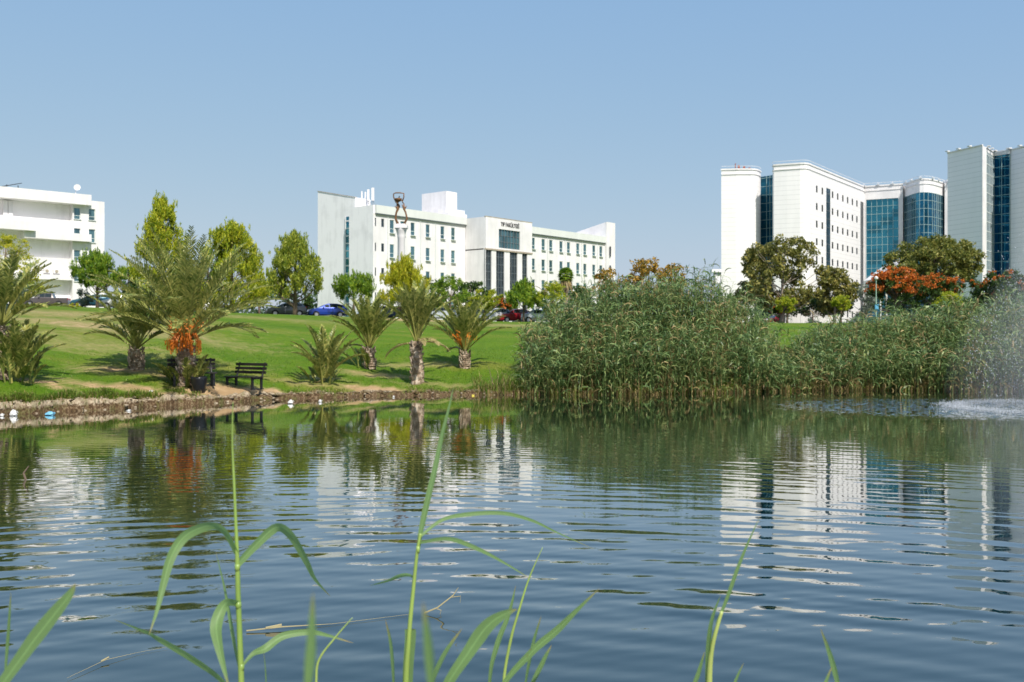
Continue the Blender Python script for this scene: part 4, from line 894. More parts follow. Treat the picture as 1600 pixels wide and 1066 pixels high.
# ------------------------------------------------------------------ reed beds across the pond
def reed_bed(env, x0, x1, dens, depth, label, hfront=.36, seed=3, stp=13):
    g = np.random.default_rng(seed); b = MB(); ex = [e_[0] for e_ in env]; ey = [e_[1] for e_ in env]
    pxs = g.uniform(x0, x1, dens); S = []; LQ = []; LS = []
    for px in pxs:
        Yb = None; Y = 39.5
        for _ in range(3): Y = float(Ys(PX(px, Y))) + .0
        v = depth * g.random() ** 1.15 - .45; Y = Y + v; X = PX(px, Y); z0 = max(-.05, gz(X, Y)) - .05
        yt = np.interp(px, ex, ey) + 9 * math.sin(px * .09 + seed) * math.sin(px * .037) + 5 * math.sin(px * .31); top = .93 * PZ(yt, Y) * (hfront + (1 - hfront) * min(1, (v + .5) / (depth * .55))) * g.uniform(.82, 1.06) + g.uniform(0, .15)
        h = top - z0
        if h < .4: continue
        ln = g.normal(0, .13, 2) * h; ln[1] -= .22 * h * (v < .9)
        if px < 850: ln[0] -= .12 * h
        def at(u): return np.array([X + ln[0] * u * u, Y + ln[1] * u * u, z0 + h * u])
        dead = g.random() < .07
        b.tube([at(0), at(.5), at(1)], [.013, .011, .004], 4, 1 if (dead or g.random() < .12) else 0, cap=False)
        n = int(h * 5.6) + 3
        for i in range(n):
            u = .04 + .96 * (i + g.random()) / n; az = g.random() * 6.283; p = at(min(u, 1)); L = g.uniform(.42, .92) * (1 if u < .9 else .8)
            w = g.uniform(.024, .040) * 1.15; dh = np.array([math.cos(az), math.sin(az), 0]); el = R(g.uniform(35, 75)); sd_ = np.array([-dh[1], dh[0], 0]) * w / 2
            q = p; pts = [p]; e_ = el; dr = R(g.uniform(60, 150))
            for k in range(4): q = q + (dh * math.cos(e_) + np.array([0, 0, math.sin(e_)])) * L / 4; e_ -= dr / 3.2; pts.append(q)
            tgt = LS if (g.random() < (.05 if u > .25 else .28) or dead) else LQ
            wd = [.7, 1, .9, .6, .08]
            tw = np.array([0, 0, w * .3 * g.normal()])
            for k in range(4): tgt.append([pts[k] - (sd_ + tw) * wd[k], pts[k + 1] - (sd_ + tw) * wd[k + 1], pts[k + 1] + (sd_ + tw) * wd[k + 1], pts[k] + (sd_ + tw) * wd[k]])
    b2 = MB(); b.quads(LQ, 0); b.quads(LS, 1)
    # each leaf must be one island: weld the four quads
    o = b.obj('reed_bed', [L_reed, L_straw]); return tag(o, label, 'reeds', kind='stuff')
env1 = [(805, 585), (815, 560), (830, 515), (850, 482), (870, 462), (890, 448), (950, 438), (1000, 428), (1050, 420), (1090, 424), (1130, 440), (1170, 456), (1195, 482), (1210, 520), (1225, 555)]
env2 = [(1190, 570), (1215, 548), (1240, 531), (1270, 512), (1300, 499), (1330, 492), (1400, 484), (1450, 478), (1480, 470), (1520, 462), (1600, 456), (1800, 456)]
reed_bed(env1, 818, 1235, 1150, 6.0, 'tall dense thicket of giant reeds on the far bank, left mass')
reed_bed(env2, 1195, 1720, 1600, 6.0, 'lower reed bed on the far bank stretching to the fountain', .34, 5)
# drooping dry culms and grassy fringe at the foot of the reeds
def fringe(x0, x1, n, label, hmin, hmax, straw, seed, voff=(-.25, .4), name='bank_grass', wid=.02):
    g = np.random.default_rng(seed); Q0, Q1 = [], []
    for _ in range(n):
        px = g.uniform(x0, x1); Y = 36.
        for _k in range(6): Y = .5 * Y + .5 * float(Ys(PX(px, Y)))
        cl = .5 + .5 * math.sin(px * .13) * math.sin(px * .041 + 1)
        X = PX(px, Y) + g.normal(0, .05); Y = float(Ys(X)) + float(jit(X)) + g.uniform(*voff); z0 = max(-.02, gz(X, Y)) - .02
        if voff[0] > 0 and worn_at(X, Y) > .45: continue
        h = g.uniform(hmin, hmax) * (.4 + .8 * cl); az = g.random() * 6.283; a = np.array([math.cos(az), math.sin(az) - .25, 0]) * h * g.uniform(.2, .9); s = np.array([math.sin(az), -math.cos(az), 0]) * wid / 2
        p0 = np.array([X, Y, z0]); p1 = p0 + a * .35 + [0, 0, h * .7]; p2 = p0 + a + [0, 0, h * g.uniform(.4, 1.05)]
        (Q1 if g.random() < straw else Q0).extend([[p0 - s, p1 - s, p1 + s, p0 + s], [p1 - s, p2 - s * .1, p2 + s * .1, p1 + s]])
    b = MB(); b.quads(Q0, 0); b.quads(Q1, 1); tag(b.obj(name, [L_grassb, L_straw]), label, 'grass', kind='stuff')
fringe(805, 1610, 5200, 'dry straw-coloured grass along the foot of the reeds', .15, .5, .65, 11, (-.3, .35), 'bank_grass', .022)
fringe(-60, 815, 5200, 'short green grass overhanging the eroded bank edge', .05, .20, .3, 12, (.25, .9), wid=.014)
fringe(-60, 815, 1800, 'dry hanging roots and straw along the eroded bank lip', .06, .2, .6, 15, (.05, .35), 'bank_roots', .016)
fringe(-60, 270, 5200, 'long lush grass tufts on the bank at the left', .10, .34, .12, 13, (.22, .9), wid=.016)
fringe(740, 822, 500, 'wispy reed seedlings at the left foot of the thicket', .3, .9, .35, 14, (-.1, 1.2), wid=.02)
# lawn blades scattered across the near part of the lawn
g = np.random.default_rng(21); N_ = 26000; X = g.uniform(-20, 6, N_); V_ = g.uniform(.6, 1, N_) * 0 + g.random(N_) ** 1.6 * 14 + .6; Y = Ys(X) + V_; Z = ground(X, Y)
kp = worn_at(X, Y) < .35; X, Y, Z = X[kp], Y[kp], Z[kp]; N_ = len(X); h = g.uniform(.02, .06, N_); az = g.random(N_) * 6.283; s = np.stack([np.cos(az), np.sin(az), 0 * az], 1) * .018; p0 = np.stack([X, Y, Z - .01], 1); tip = p0 + np.stack([g.normal(0, .02, N_), g.normal(0, .02, N_), h], 1)
b = MB(); b.quads(np.stack([p0 - s, p0 + s, tip + s * .2, tip - s * .2], 1)); tag(b.obj('lawn_grass', L_grassb), 'short mown grass blades over the lower lawn', 'grass', kind='stuff')

# ------------------------------------------------------------------ stones along the eroded bank
g = np.random.default_rng(31); M_stone = mat('bank_stone', (.36, .30, .22), .95); t = NT(M_stone); nn = t.noise(6, 5); t.l(t.ramp(nn.outputs[0], [(.3, (.12, .08, .05)), (.7, (.50, .42, .30))]), t.b.inputs['Base Color'])
b = MB()
for _ in range(230):
    X = g.uniform(-16, 1.5); Y = float(Ys(X) + jit(X)) + g.uniform(-.05, .4); z = max(-.02, gz(X, Y)); r = g.uniform(.02, .07) * (1.2 if X < -8 else .8)
    k = 6; V = [(X + r * q * math.cos(6.283 * j / k + g.random()) * g.uniform(.8, 1.3), Y + r * q * math.sin(6.283 * j / k) * .8, z + r * zz * .8) for q, zz in ((.7, -.5), (1, .1), (.6, .75)) for j in range(k)]
    b.add(V, [(i * k + j, i * k + (j + 1) % k, (i + 1) * k + (j + 1) % k, (i + 1) * k + j) for i in range(2) for j in range(k)] + [tuple(range(2 * k, 3 * k))])
tag(b.obj('bank_stones', M_stone), 'loose stones and clods in the eroded bank face', 'stones', kind='stuff')

# ------------------------------------------------------------------ benches, bin, litter
M_wood = mat('dark_painted_wood', (.018, .014, .012), .6); M_iron = mat('black_iron', (.012, .012, .014), .45)
def bench():
    o = empty('park_bench', (0, 0, 0))
    b = MB()
    for i in range(4): b.box((0, -.20 + i * .125, .44), (1.55, .10, .035))
    b.obj('seat', M_wood, o)
    b = MB()
    for z in (.60, .74, .88): b.box((0, .27 + (z - .5) * .22, z), (1.62, .03, .10))
    b.obj('backrest', M_wood, o)
    for s in (-1, 1):
        b = MB(); x = s * .66; b.box((x, -.19, .21), (.07, .07, .42)); b.box((x, .22, .21), (.07, .07, .42)); b.box((x, .02, .40), (.062, .5, .05)); b.box((x, .02, .02), (.078, .56, .04))
        b.tube([(x, .23, .38), (x, .30, .6), (x, .40, .95)], [.035, .03, .03], 6); b.obj('leg', M_iron, o)
    return o
bn = bench(); X, Y, z = foot(381, 609); bn.location = (X, Y, z); bn.rotation_euler = (0, 0, R(-34))
tag(bn, 'dark slatted park bench in full view on the bare earth', 'bench', 'park benches on the bank')
b2 = copy_tree(bn); X, Y, z = foot(302, 603); b2.location = (X, Y, z); b2.rotation_euler = (0, 0, R(28))
tag(b2, 'dark slatted park bench half hidden behind the palm and bin', 'bench', 'park benches on the bank')
X, Y, z = foot(311, 613); o = empty('litter_bin', (X, Y, z), 0, 'small bin lined with a black plastic bag beside the largest palm', 'bin')
M_bag = mat('black_plastic', (.012, .012, .014), .28); b = MB(); b.lathe([(.18, 0), (.2, .02), (.245, .46), (.235, .47), (.19, .05), (.01, .04)], k=20); b.obj('basket', M_iron, o, True)
b = MB(); k = 26; V = []
for i, (r_, zz) in enumerate([(.215, .14), (.252, .3), (.262, .44), (.275, .50), (.25, .53), (.20, .47), (.16, .35), (.01, .3)]):
    for j in range(k): a = 6.283 * j / k; q = r_ * (1 + .035 * math.sin(5 * a + i) + random.uniform(-.025, .025)); V.append((q * math.cos(a), q * math.sin(a), zz + .02 * math.sin(3 * a + i)))
b.add(V, [(i * k + j, i * k + (j + 1) % k, (i + 1) * k + (j + 1) % k, (i + 1) * k + j) for i in range(7) for j in range(k)]); b.obj('bin_bag', M_bag, o, True)
M_bagw = mat('white_plastic', (.62, .62, .60), .45); M_bagb = mat('blue_plastic', (.16, .42, .58), .4)
def crumple(px, py, w, h, m, label, name='plastic_bag', water=False):
    if water: Y = CZ * F / (py - HY); X = PX(px, Y); z = .0
    else: X, Y, z = foot(px, py)
    g = np.random.default_rng(int(px)); b = MB(); k = 14; V = []
    for i, (q, zz) in enumerate(((.75, -.05), (1, .25), (.85, .6), (.5, .9), (.08, 1.0))):
        for j in range(k): a = 6.283 * j / k; r_ = q * g.uniform(.7, 1.25); V.append((w * .33 * r_ * math.cos(a), w * .25 * r_ * math.sin(a), h * .75 * zz * g.uniform(.75, 1.2)))
    b.add(V, [(i * k + j, i * k + (j + 1) % k, (i + 1) * k + (j + 1) % k, (i + 1) * k + j) for i in range(4) for j in range(k)] + [tuple(range(4 * k, 5 * k))])
    b.tube([(w * .2, 0, h * .4), (w * .35, -.02, h * .6), (w * .45, 0, h * .4)], [.01, .014, .008], 5)
    tag(b.obj(name, m, None, False, (X, Y, z)), label, 'litter')
crumple(21, 650, .30, .22, M_bagw, 'crumpled white bag at the waterline near the left edge', water=True)
crumple(3, 650.5, .16, .10, M_bagw, 'small white scrap at the waterline on the very left edge', 'plastic_scrap', True)
crumple(78, 649, .36, .14, M_bagb, 'pale blue plastic bag floating at the left bank', water=True)
crumple(201, 642.5, .18, .06, M_bagw, 'flat white scrap floating off the left bank', 'plastic_scrap', True)
crumple(236, 613, .18, .07, M_bagw, 'white scrap on the grass left of the bin', 'plastic_scrap')
crumple(454, 631, .26, .17, M_bagw, 'white crumpled bag at the waterline below the bench', water=True)
crumple(500, 628.5, .18, .11, M_bagw, 'white wad at the waterline right of the bench', 'plastic_scrap', True)
crumple(615, 621, .11, .08, M_bagw, 'tiny white scrap at the waterline left of the long-trunked palm', 'plastic_scrap', True)
crumple(739, 618.8, .17, .06, mat('yellow_plastic', (.6, .5, .06), .5), 'small yellow scrap at the waterline before the reeds', 'plastic_scrap', True)

# ------------------------------------------------------------------ lamp post, small far tower, low wall
Y = 100; X = PX(1369, Y); z0 = gz(X, Y); o = empty('lamp_post', (X, Y, z0), 0, 'thin pale green lamp post before the orange flame tree', 'lamp post'); h = PZ(437, Y) - z0
Mg = mat('pale_green_paint', (.30, .45, .36), .5); b = MB(); b.tube([(0, 0, 0), (0, 0, h)], [.07, .04], 8); b.obj('pole', Mg, o)
b = MB(); b.lathe([(.04, 0), (.17, .05), (.2, .22), (.05, .34)], (0, 0, h), 12); b.obj('lantern', M_wall, o); b = MB(); b.box((0, -.1, h * .38), (.34, .2, .5)); b.box((0, -.21, h * .38), (.28, .02, .4)); b.obj('control_box', mat('blue_paint', (.10, .35, .55), .5), o)
Y = 300; X = PX(1121, Y); o = empty('water_tower', (X, Y, 3.9), 0, 'small distant grey water tower left of the hospital', 'tower'); h = PZ(426, Y) - 3.9
b = MB()
for sx in (-1, 1):
    for sy in (-1, 1): b.box((sx * .9, sy * .9, h / 2), (.25, .25, h))
for z in (h * .35, h * .7): b.box((0, 0, z), (2.1, 2.1, .2))
b.obj('frame', M_roof, o); b = MB(); b.box((0, 0, h + .45), (4, 3, .9)); b.box((0, 0, h - 1.8), (1.6, 1.6, 3.3)); b.obj('tank', M_panel2, o)
Y = 126; b = MB(); L = PX(1300, Y) - PX(1218, Y); b.box((0, 0, .9), (L, .3, 1.8)); b.box((0, 0, 1.86), (L + .2, .45, .12))
for i in range(6): b.box((-L / 2 + L * (i + .5) / 6, -.17, .9), (.3, .06, 1.7))
tag(b.obj('garden_wall', M_wall, None, False, (PX(1259, Y), Y, 3.9)), 'low white wall glimpsed beneath the gum trees', 'wall')
Y = 123.5; b = MB(); L = PX(800, Y) - PX(684, Y); b.box((0, 0, .5), (L, .3, 1.0)); b.box((0, 0, 1.03), (L + .1, .4, .06)); tag(b.obj('garden_wall', M_wall, None, False, (PX(742, Y), Y, 4.1)), 'low white kerb wall behind the silver cars at the faculty', 'wall')

# ------------------------------------------------------------------ cars
M_tyre = mat('tyre_rubber', (.015, .015, .016), .8); M_rim = mat('wheel_rim', (.5, .5, .52), .3, .8); M_cglass = mat('car_glass', (.03, .045, .05), .06, .3)
M_lamp = mat('headlamp_glass', (.75, .78, .8), .15); M_tail = mat('tail_lamp', (.4, .02, .02), .25); M_trim = mat('black_trim', (.015, .015, .015), .6); M_plate = mat('number_plate', (.7, .7, .7), .5)
def paint(n, c): return mat(n, c, .28, .25, **{'Coat Weight': .6})
def car_meshes(kind, m):
    # side profile stations: x, z_belt, z_top, half width at top ; nose at -x
    if kind == 'hatch': L, W, st = 4.1, .87, [(-2.05, .62, .63, .62), (-1.98, .78, .79, .68), (-1.55, .92, .93, .72), (-1.05, .98, .99, .72), (-.35, 1.0, 1.36, .62), (.15, 1.0, 1.50, .60), (.95, 1.02, 1.50, .59), (1.55, 1.03, 1.38, .57), (1.92, 1.02, 1.04, .66), (2.03, .85, .86, .70)]
    elif kind == 'saloon': L, W, st = 4.4, .88, [(-2.2, .6, .61, .62), (-2.1, .74, .75, .70), (-1.6, .88, .89, .74), (-1.0, .94, .95, .74), (-.3, .97, 1.30, .62), (.2, .98, 1.43, .60), (.8, .99, 1.42, .59), (1.45, 1.0, 1.12, .62), (1.6, 1.0, 1.01, .70), (2.15, .97, .98, .70), (2.2, .75, .76, .70)]
    else: L, W, st = 5.2, .93, [(-2.6, .72, .73, .70), (-2.5, .98, .99, .76), (-1.9, 1.08, 1.09, .78), (-1.15, 1.12, 1.13, .78), (-.55, 1.14, 1.62, .66), (.0, 1.14, 1.76, .64), (.75, 1.14, 1.75, .63), (1.0, 1.14, 1.15, .8), (1.1, 1.13, 1.14, .8), (2.5, 1.13, 1.14, .8), (2.58, .7, .71, .78)]
    bd = MB(); V = []
    for x, zb, zt, hw in st:
        e = .93 if (x == st[0][0] or x == st[-1][0]) else 1
        half = [(W * .80 * e, .22), (W * .97 * e, .34), (W * e, .60 if zb > .62 else .5), (W * .97 * e, zb - .02), (W * .93 * e, zb), (hw + .02, (zb + zt) / 2 + .001), (hw, zt - .02), (hw * .6, zt + .015)]
        half[5] = ((half[4][0] + hw) / 2, (zb + zt) / 2)
        V += [(x, -y, z) for y, z in half] + [(x, y, z) for y, z in half[::-1]]
    n = len(st); k = 16
    bd.add(V, [(i * k + j, i * k + (j + 1) % k, (i + 1) * k + (j + 1) % k, (i + 1) * k + j) for i in range(n - 1) for j in range(k)] + [tuple(range(k))[::-1], tuple(range((n - 1) * k, n * k))])
    gl = []
    cab = [s for s in st if s[2] - s[1] > .2]; i0 = st.index(cab[0]); i1 = st.index(cab[-1])
    def side_pt(i, f, sg): x, zb, zt, hw = st[i]; y = W * .93 * (1 - f) + hw * f; return Vector((x, sg * (y + .012), zb * (1 - f) + zt * f))
    for sg in (-1, 1):
        for i in range(i0, i1):
            q = MB(); a, b_, c_, d_ = side_pt(i, .12, sg), side_pt(i + 1, .12, sg), side_pt(i + 1, .86, sg), side_pt(i, .86, sg); ce = (a + b_ + c_ + d_) / 4
            vv = [v + (ce - v) * .05 for v in (a, b_, c_, d_)]; q.add([tuple(v) for v in vv] + [tuple(v - Vector((0, sg * .03, 0))) for v in vv], [(0, 1, 2, 3), (4, 5, 6, 7)[::-1], (0, 4, 5, 1), (1, 5, 6, 2), (2, 6, 7, 3), (3, 7, 4, 0)]); gl.append(('side_window', q))
    for (ia, ib, nm, fr) in ((i0 - 1, i0, 'windscreen', (.1, .94)), (i1 + 1, i1, 'rear_window', (.2, .9))):
        xa, zba, zta, hwa = st[ia]; xb, zbb, ztb, hwb = st[ib]; off = Vector((-.02 if nm == 'windscreen' else .02, 0, .02)); q = MB()
        P1 = [Vector((xa + (xb - xa) * f, 0, zta + (ztb - zta) * f)) for f in fr]; h1 = [W * .84 * (1 - f) + hwb * .93 * f for f in fr]
        vv = [P1[0] + off + Vector((0, -h1[0], 0)), P1[0] + off + Vector((0, h1[0], 0)), P1[1] + off + Vector((0, h1[1], 0)), P1[1] + off + Vector((0, -h1[1], 0))]
        q.add([tuple(v) for v in vv] + [tuple(v - off * 1.5) for v in vv], [(0, 1, 2, 3), (7, 6, 5, 4), (0, 4, 5, 1), (1, 5, 6, 2), (2, 6, 7, 3), (3, 7, 4, 0)]); gl.append((nm, q))
    return L, W, st, bd, gl
def build_car(kind, m, name):
    L, W, st, bd, gl = car_meshes(kind, m); o = empty(name, (0, 0, 0)); bd.obj('body', m, o, False)
    for nm, q in gl: q.obj(nm, M_cglass, o)
    if kind == 'pickup':
        b = MB(); b.box((1.78, 0, 1.148), (1.4, 1.42, .02)); b.obj('load_bed', M_trim, o)
    wr = .31 if kind != 'pickup' else .38; xw = L * .31
    for x in (-xw, xw * .98):
        for sg in (-1, 1):
            b = MB(); y = sg * (W - .08); b.tube([(x, y - .1, wr), (x, y - .07, wr), (x, y + .10, wr), (x, y + .12, wr)], [wr * .94, wr, wr, wr * .94], 18); w_ = b.obj('wheel', M_tyre, o)
            b = MB(); yy = y + sg * .125; b.tube([(x, yy - sg * .05, wr), (x, yy + sg * .01, wr)], wr * .62, 14); b.obj('rim', M_rim, w_)
            b = MB(); yy = sg * (W + .008); k = 10; V = [(x + (wr + .06) * math.cos(a), yy + s_ * .01, wr + (wr + .06) * math.sin(a)) for s_ in (-1, 1) for a in np.linspace(0, math.pi, k)]
            b.add(V, [tuple(range(k)), tuple(range(k, 2 * k))[::-1]]); b.obj('wheel_arch', M_trim, o)
    zf = st[1][1]
    for sg in (-1, 1):
        b = MB(); b.lathe([(.02, 0), (.15, .02), (.16, .05), (.02, .09)], (0, 0, 0), 10); e = b.obj('headlight', M_lamp, o); e.location = (st[1][0] + .06, sg * W * .70, zf - .06); e.rotation_euler = (0, R(-62), 0); e.scale = (1, 1.5, 1)
        b = MB(); b.box((0, 0, 0), (.06, .2, .24)); e = b.obj('tail_light', M_tail, o); e.location = (st[-2][0] + .06, sg * W * .80, st[-2][1] - .14)
        b = MB(); b.lathe([(.01, 0), (.08, .02), (.09, .1), (.01, .13)], (0, 0, 0), 8); e = b.obj('wing_mirror', m, o); e.location = (st[3][0] + .55, sg * (W + .06), st[3][1] + .02)
    b = MB(); b.box((st[0][0] - .01, 0, .48), (.05, 1.1, .14)); b.box((st[0][0] - .0, 0, .30), (.06, 1.5, .10)); b.obj('grille', M_trim, o)
    b = MB(); b.box((st[0][0] - .045, 0, .42), (.02, .5, .11)); b.obj('number_plate', M_plate, o)
    return o
def place(o, px, Y, rz, label, z=None, grp='parked cars along the top of the lawn', cat='car'):
    X = PX(px, Y); o.location = (X, Y, (gz(X, Y) + .03) if z is None else z); o.rotation_euler = (0, 0, R(rz)); tag(o, label, cat, grp); return o
def recolor(o, m):
    for ch in o.children:
        if ch.name.startswith(('body', 'wing_mirror')): ch.data = ch.data.copy(); ch.data.materials[0] = m
    return o
P_blue = paint('blue_car_paint', (.01, .045, .33)); P_grey = paint('grey_car_paint', (.12, .13, .15)); P_sil = paint('silver_car_paint', (.50, .53, .56)); P_red = paint('red_car_paint', (.30, .012, .02)); P_white = paint('white_car_paint', (.78, .78, .78)); P_navy = paint('navy_car_paint', (.015, .03, .14)); P_pk = paint('brown_grey_paint', (.10, .085, .085)); P_teal = paint('teal_car_paint', (.02, .09, .13))
h0 = build_car('hatch', P_grey, 'parked_car'); place(h0, 447, 105, 22, 'dark grey hatchback parked under the open-crowned pine')
s0_ = build_car('saloon', P_sil, 'parked_car'); place(s0_, 686, 105.5, 30, 'silver saloon parked behind the long-trunked palm')
def cp(src, m, *a, **k): o = copy_tree(src); recolor(o, m); return place(o, *a, **k)
cp(h0, P_blue, 511, 106, 20, 'bright blue hatchback parked before the faculty end wall')
cp(s0_, P_white, 592, 107, 25, 'white car mostly hidden behind the dark-trunked palm')
cp(s0_, P_navy, 616, 105.5, 25, 'navy blue car glimpsed left of the long-trunked palm')
cp(h0, P_sil, 770, 106.5, 28, 'silver hatchback behind the spreading-crowned palm')
cp(s0_, P_sil, 744, 108.5, 30, 'silver saloon just left of another silver car, behind palm fronds')
cp(h0, P_red, 802, 107, 30, 'dark red car parked by the flowering shrub')
cp(s0_, P_sil, 848, 106, 165, 'silver estate-like car nearest the left edge of the reeds')
cp(s0_, P_teal, 146, 108, 15, 'dark teal car roof showing below the umbrella pine')
cp(h0, P_white, 187, 106, 20, 'white car glimpsed left of the short stubby palm')
cp(h0, P_white, 224, 107, 20, 'white car behind the fronds of the short stubby palm')
cp(s0_, P_white, 322, 106, 20, 'white car behind the fronds of the largest palm')
cp(h0, P_red, 1214, 128, 20, 'red car under the gum trees right of the thicket')
pk = build_car('pickup', P_pk, 'pickup_truck'); place(pk, 72, 119, 14, 'dark brown-grey pickup parked before the left white building', cat='pickup')

# ------------------------------------------------------------------ fountain at the right edge
def fountain():
    cx, cy = 17.3, 31.2; o = empty('fountain', (cx, cy, 0), 0, 'pond fountain throwing fine spray at the right edge', 'fountain')
    g = np.random.default_rng(8); Md = mat('spray_water', (.85, .88, .92), .15, 0, **{'Transmission Weight': .35, 'IOR': 1.33})
    def drops(P, r, name, kind=True):
        V0 = np.array([(0, 0, 1.4), (.87, 0, -.4), (-.43, .75, -.4), (-.43, -.75, -.4)]); n = len(P)
        V = (P[:, None, :] + V0[None] * r[:, None, None]).reshape(-1, 3); b = MB(); Fs = []
        for i in range(n): q = 4 * i; Fs += [(q, q + 1, q + 2), (q, q + 2, q + 3), (q, q + 3, q + 1), (q + 1, q + 3, q + 2)]
        b.add(V, Fs); e = b.obj(name, Md, o, True)
        if kind: e['kind'] = 'stuff'
    # ballistic sheets of drops leaving the nozzle
    n = 26000; ang = g.random(n) * 6.283; reach = 2.6 * g.random(n) ** .6; hp = 8.4 + g.normal(0, 1.1, n) - reach * .6; u = g.random(n)
    x = reach * u; z = hp * 4 * (u * .5 + .5) * (1 - (u * .5 + .5)) ; z = np.where(g.random(n) < .5, hp * (1 - u ** 2), z)
    P = np.stack([x * np.cos(ang), x * np.sin(ang), np.clip(z, 0, None)], 1) + g.normal(0, .1, (n, 3)); P[:, 2] = np.abs(P[:, 2]); drops(P, g.uniform(.004, .011, n), 'falling_drops')
    n = 9000; ang = g.random(n) * 6.283; r = g.normal(3.2, .28, n); P = np.stack([r * np.cos(ang), r * np.sin(ang), np.abs(g.normal(0, .05, n))], 1); drops(P, g.uniform(.006, .016, n), 'splash_ring')
    n = 1500; ang = g.random(n) * 6.283; r = 3.6 * np.sqrt(g.random(n)); P = np.stack([r * np.cos(ang), r * np.sin(ang), np.abs(g.normal(0, .06, n))], 1); drops(P, g.uniform(.006, .014, n), 'splash')
    b = MB(); b.tube([(0, 0, 0), (0, 0, 3), (0, 0, 8.6)], [.05, .09, .02], 8); b.obj('jet', Md, o, True)
    b = MB(); b.lathe([(.5, -.2), (.55, .02), (.45, .08), (.1, .1), (.08, .25)], k=16); b.obj('nozzle', M_dark, o)
    mv = bpy.data.materials.new('fine_mist'); mv.use_nodes = True; nt = mv.node_tree; nt.nodes.remove(nt.nodes['Principled BSDF']); pv = nt.nodes.new('ShaderNodeVolumePrincipled')
    pv.inputs['Color'].default_value = (.95, .97, 1, 1); pv.inputs['Density'].default_value = .013; nt.links.new(pv.outputs[0], nt.nodes['Material Output'].inputs['Volume'])
    for r_, h_ in ((3.5, 4.6), (2.9, 5.6), (2.3, 6.6), (1.7, 7.4), (1.1, 8.0)):
        b = MB(); b.lathe([(r_ * .9, .01), (r_, .5), (r_ * .97, h_ * .3), (r_ * .8, h_ * .62), (r_ * .5, h_ * .86), (r_ * .12, h_)], k=28); e = b.obj('mist', mv, o, True); e['kind'] = 'stuff'
    n = 1500; ang = g.random(n) * 6.283; r = 2.9 * np.sqrt(g.random(n)); z = 9.2 * (1 - (r / 3.6) ** 1.2) * g.random(n) ** .8; P = np.stack([r * np.cos(ang), r * np.sin(ang), z], 1); drops(P, g.uniform(.012, .024, n), 'large_drops')
fountain()

# ------------------------------------------------------------------ foreground reeds
def P3(px, py, D): return Vector((PX(px, D), D, PZ(py, D)))
def smooth_pts(P, sub=6):
    out = []
    for i in range(len(P) - 1):
        p0, p1, p2, p3 = P[max(i - 1, 0)], P[i], P[i + 1], P[min(i + 2, len(P) - 1)]
        for k in range(sub):
            t_ = k / sub; out.append(.5 * ((2 * p1) + (p2 - p0) * t_ + (2 * p0 - 5 * p1 + 4 * p2 - p3) * t_ ** 2 + (3 * p1 - p0 - 3 * p2 + p3) * t_ ** 3))
    out.append(P[-1]); return out
def blade(b, pts, D, wpx, dD=.0, tilt=.5, base=.6, mid=None, flat=0, nroot=0):
    """leaf ribbon with a shallow V section; D depth, dD depth change towards the tip"""
    n = len(pts); P = smooth_pts([P3(x, y, D + dD * i / max(1, n - 1)) for i, (x, y) in enumerate(pts)]); m = len(P); V = []
    W = wpx * .88 / F * D; mid = mid or .35; u0 = nroot * 6 / (m - 1)
    for i, p in enumerate(P):
        u = i / (m - 1); u = max(0, (u - u0) / (1 - u0)) if u0 < .98 else u; w = W * (base + (1 - base) * min(1, u / mid)) * (1 if u < mid else max(.03, 1 - ((u - mid) / (1 - mid)) ** 1.6)) / 2
        tn = (P[min(i + 1, m - 1)] - P[max(i - 1, 0)]).normalized(); vw = Vector((0, 1, 0)); s = tn.cross(vw); s = s.normalized() if s.length > .05 else Vector((1, 0, 0))
        nn_ = s.cross(tn).normalized(); a = tilt * (1 - .4 * u); s2 = s * math.cos(a) + nn_ * math.sin(a); n2 = s2.cross(tn)
        V += [p - s2 * w, p - s2 * w * .5 + n2 * w * .12, p + n2 * w * .26, p + s2 * w * .5 + n2 * w * .12, p + s2 * w]
    b.add([tuple(v) for v in V], [(i * 5 + j, i * 5 + j + 1, (i + 1) * 5 + j + 1, (i + 1) * 5 + j) for i in range(m - 1) for j in range(4)])
def blade_uv(o):
    me = o.data; n = len(me.vertices) // 5; uv = me.uv_layers.new(name='UVMap'); li = np.zeros(len(me.loops), int); me.loops.foreach_get('vertex_index', li)
    uv.data.foreach_set('uv', np.stack([(li % 5) / 4, (li // 5) / max(1, n - 1)], 1).astype(np.float32).ravel())
def root_chain(x, y, xb, yb):
    out = [(xb, yb)]
    for k in (900, 420, 190, 75):
        if y + k < yb: out.append((x + (xb - x) * k / (yb - y), y + k))
    return out
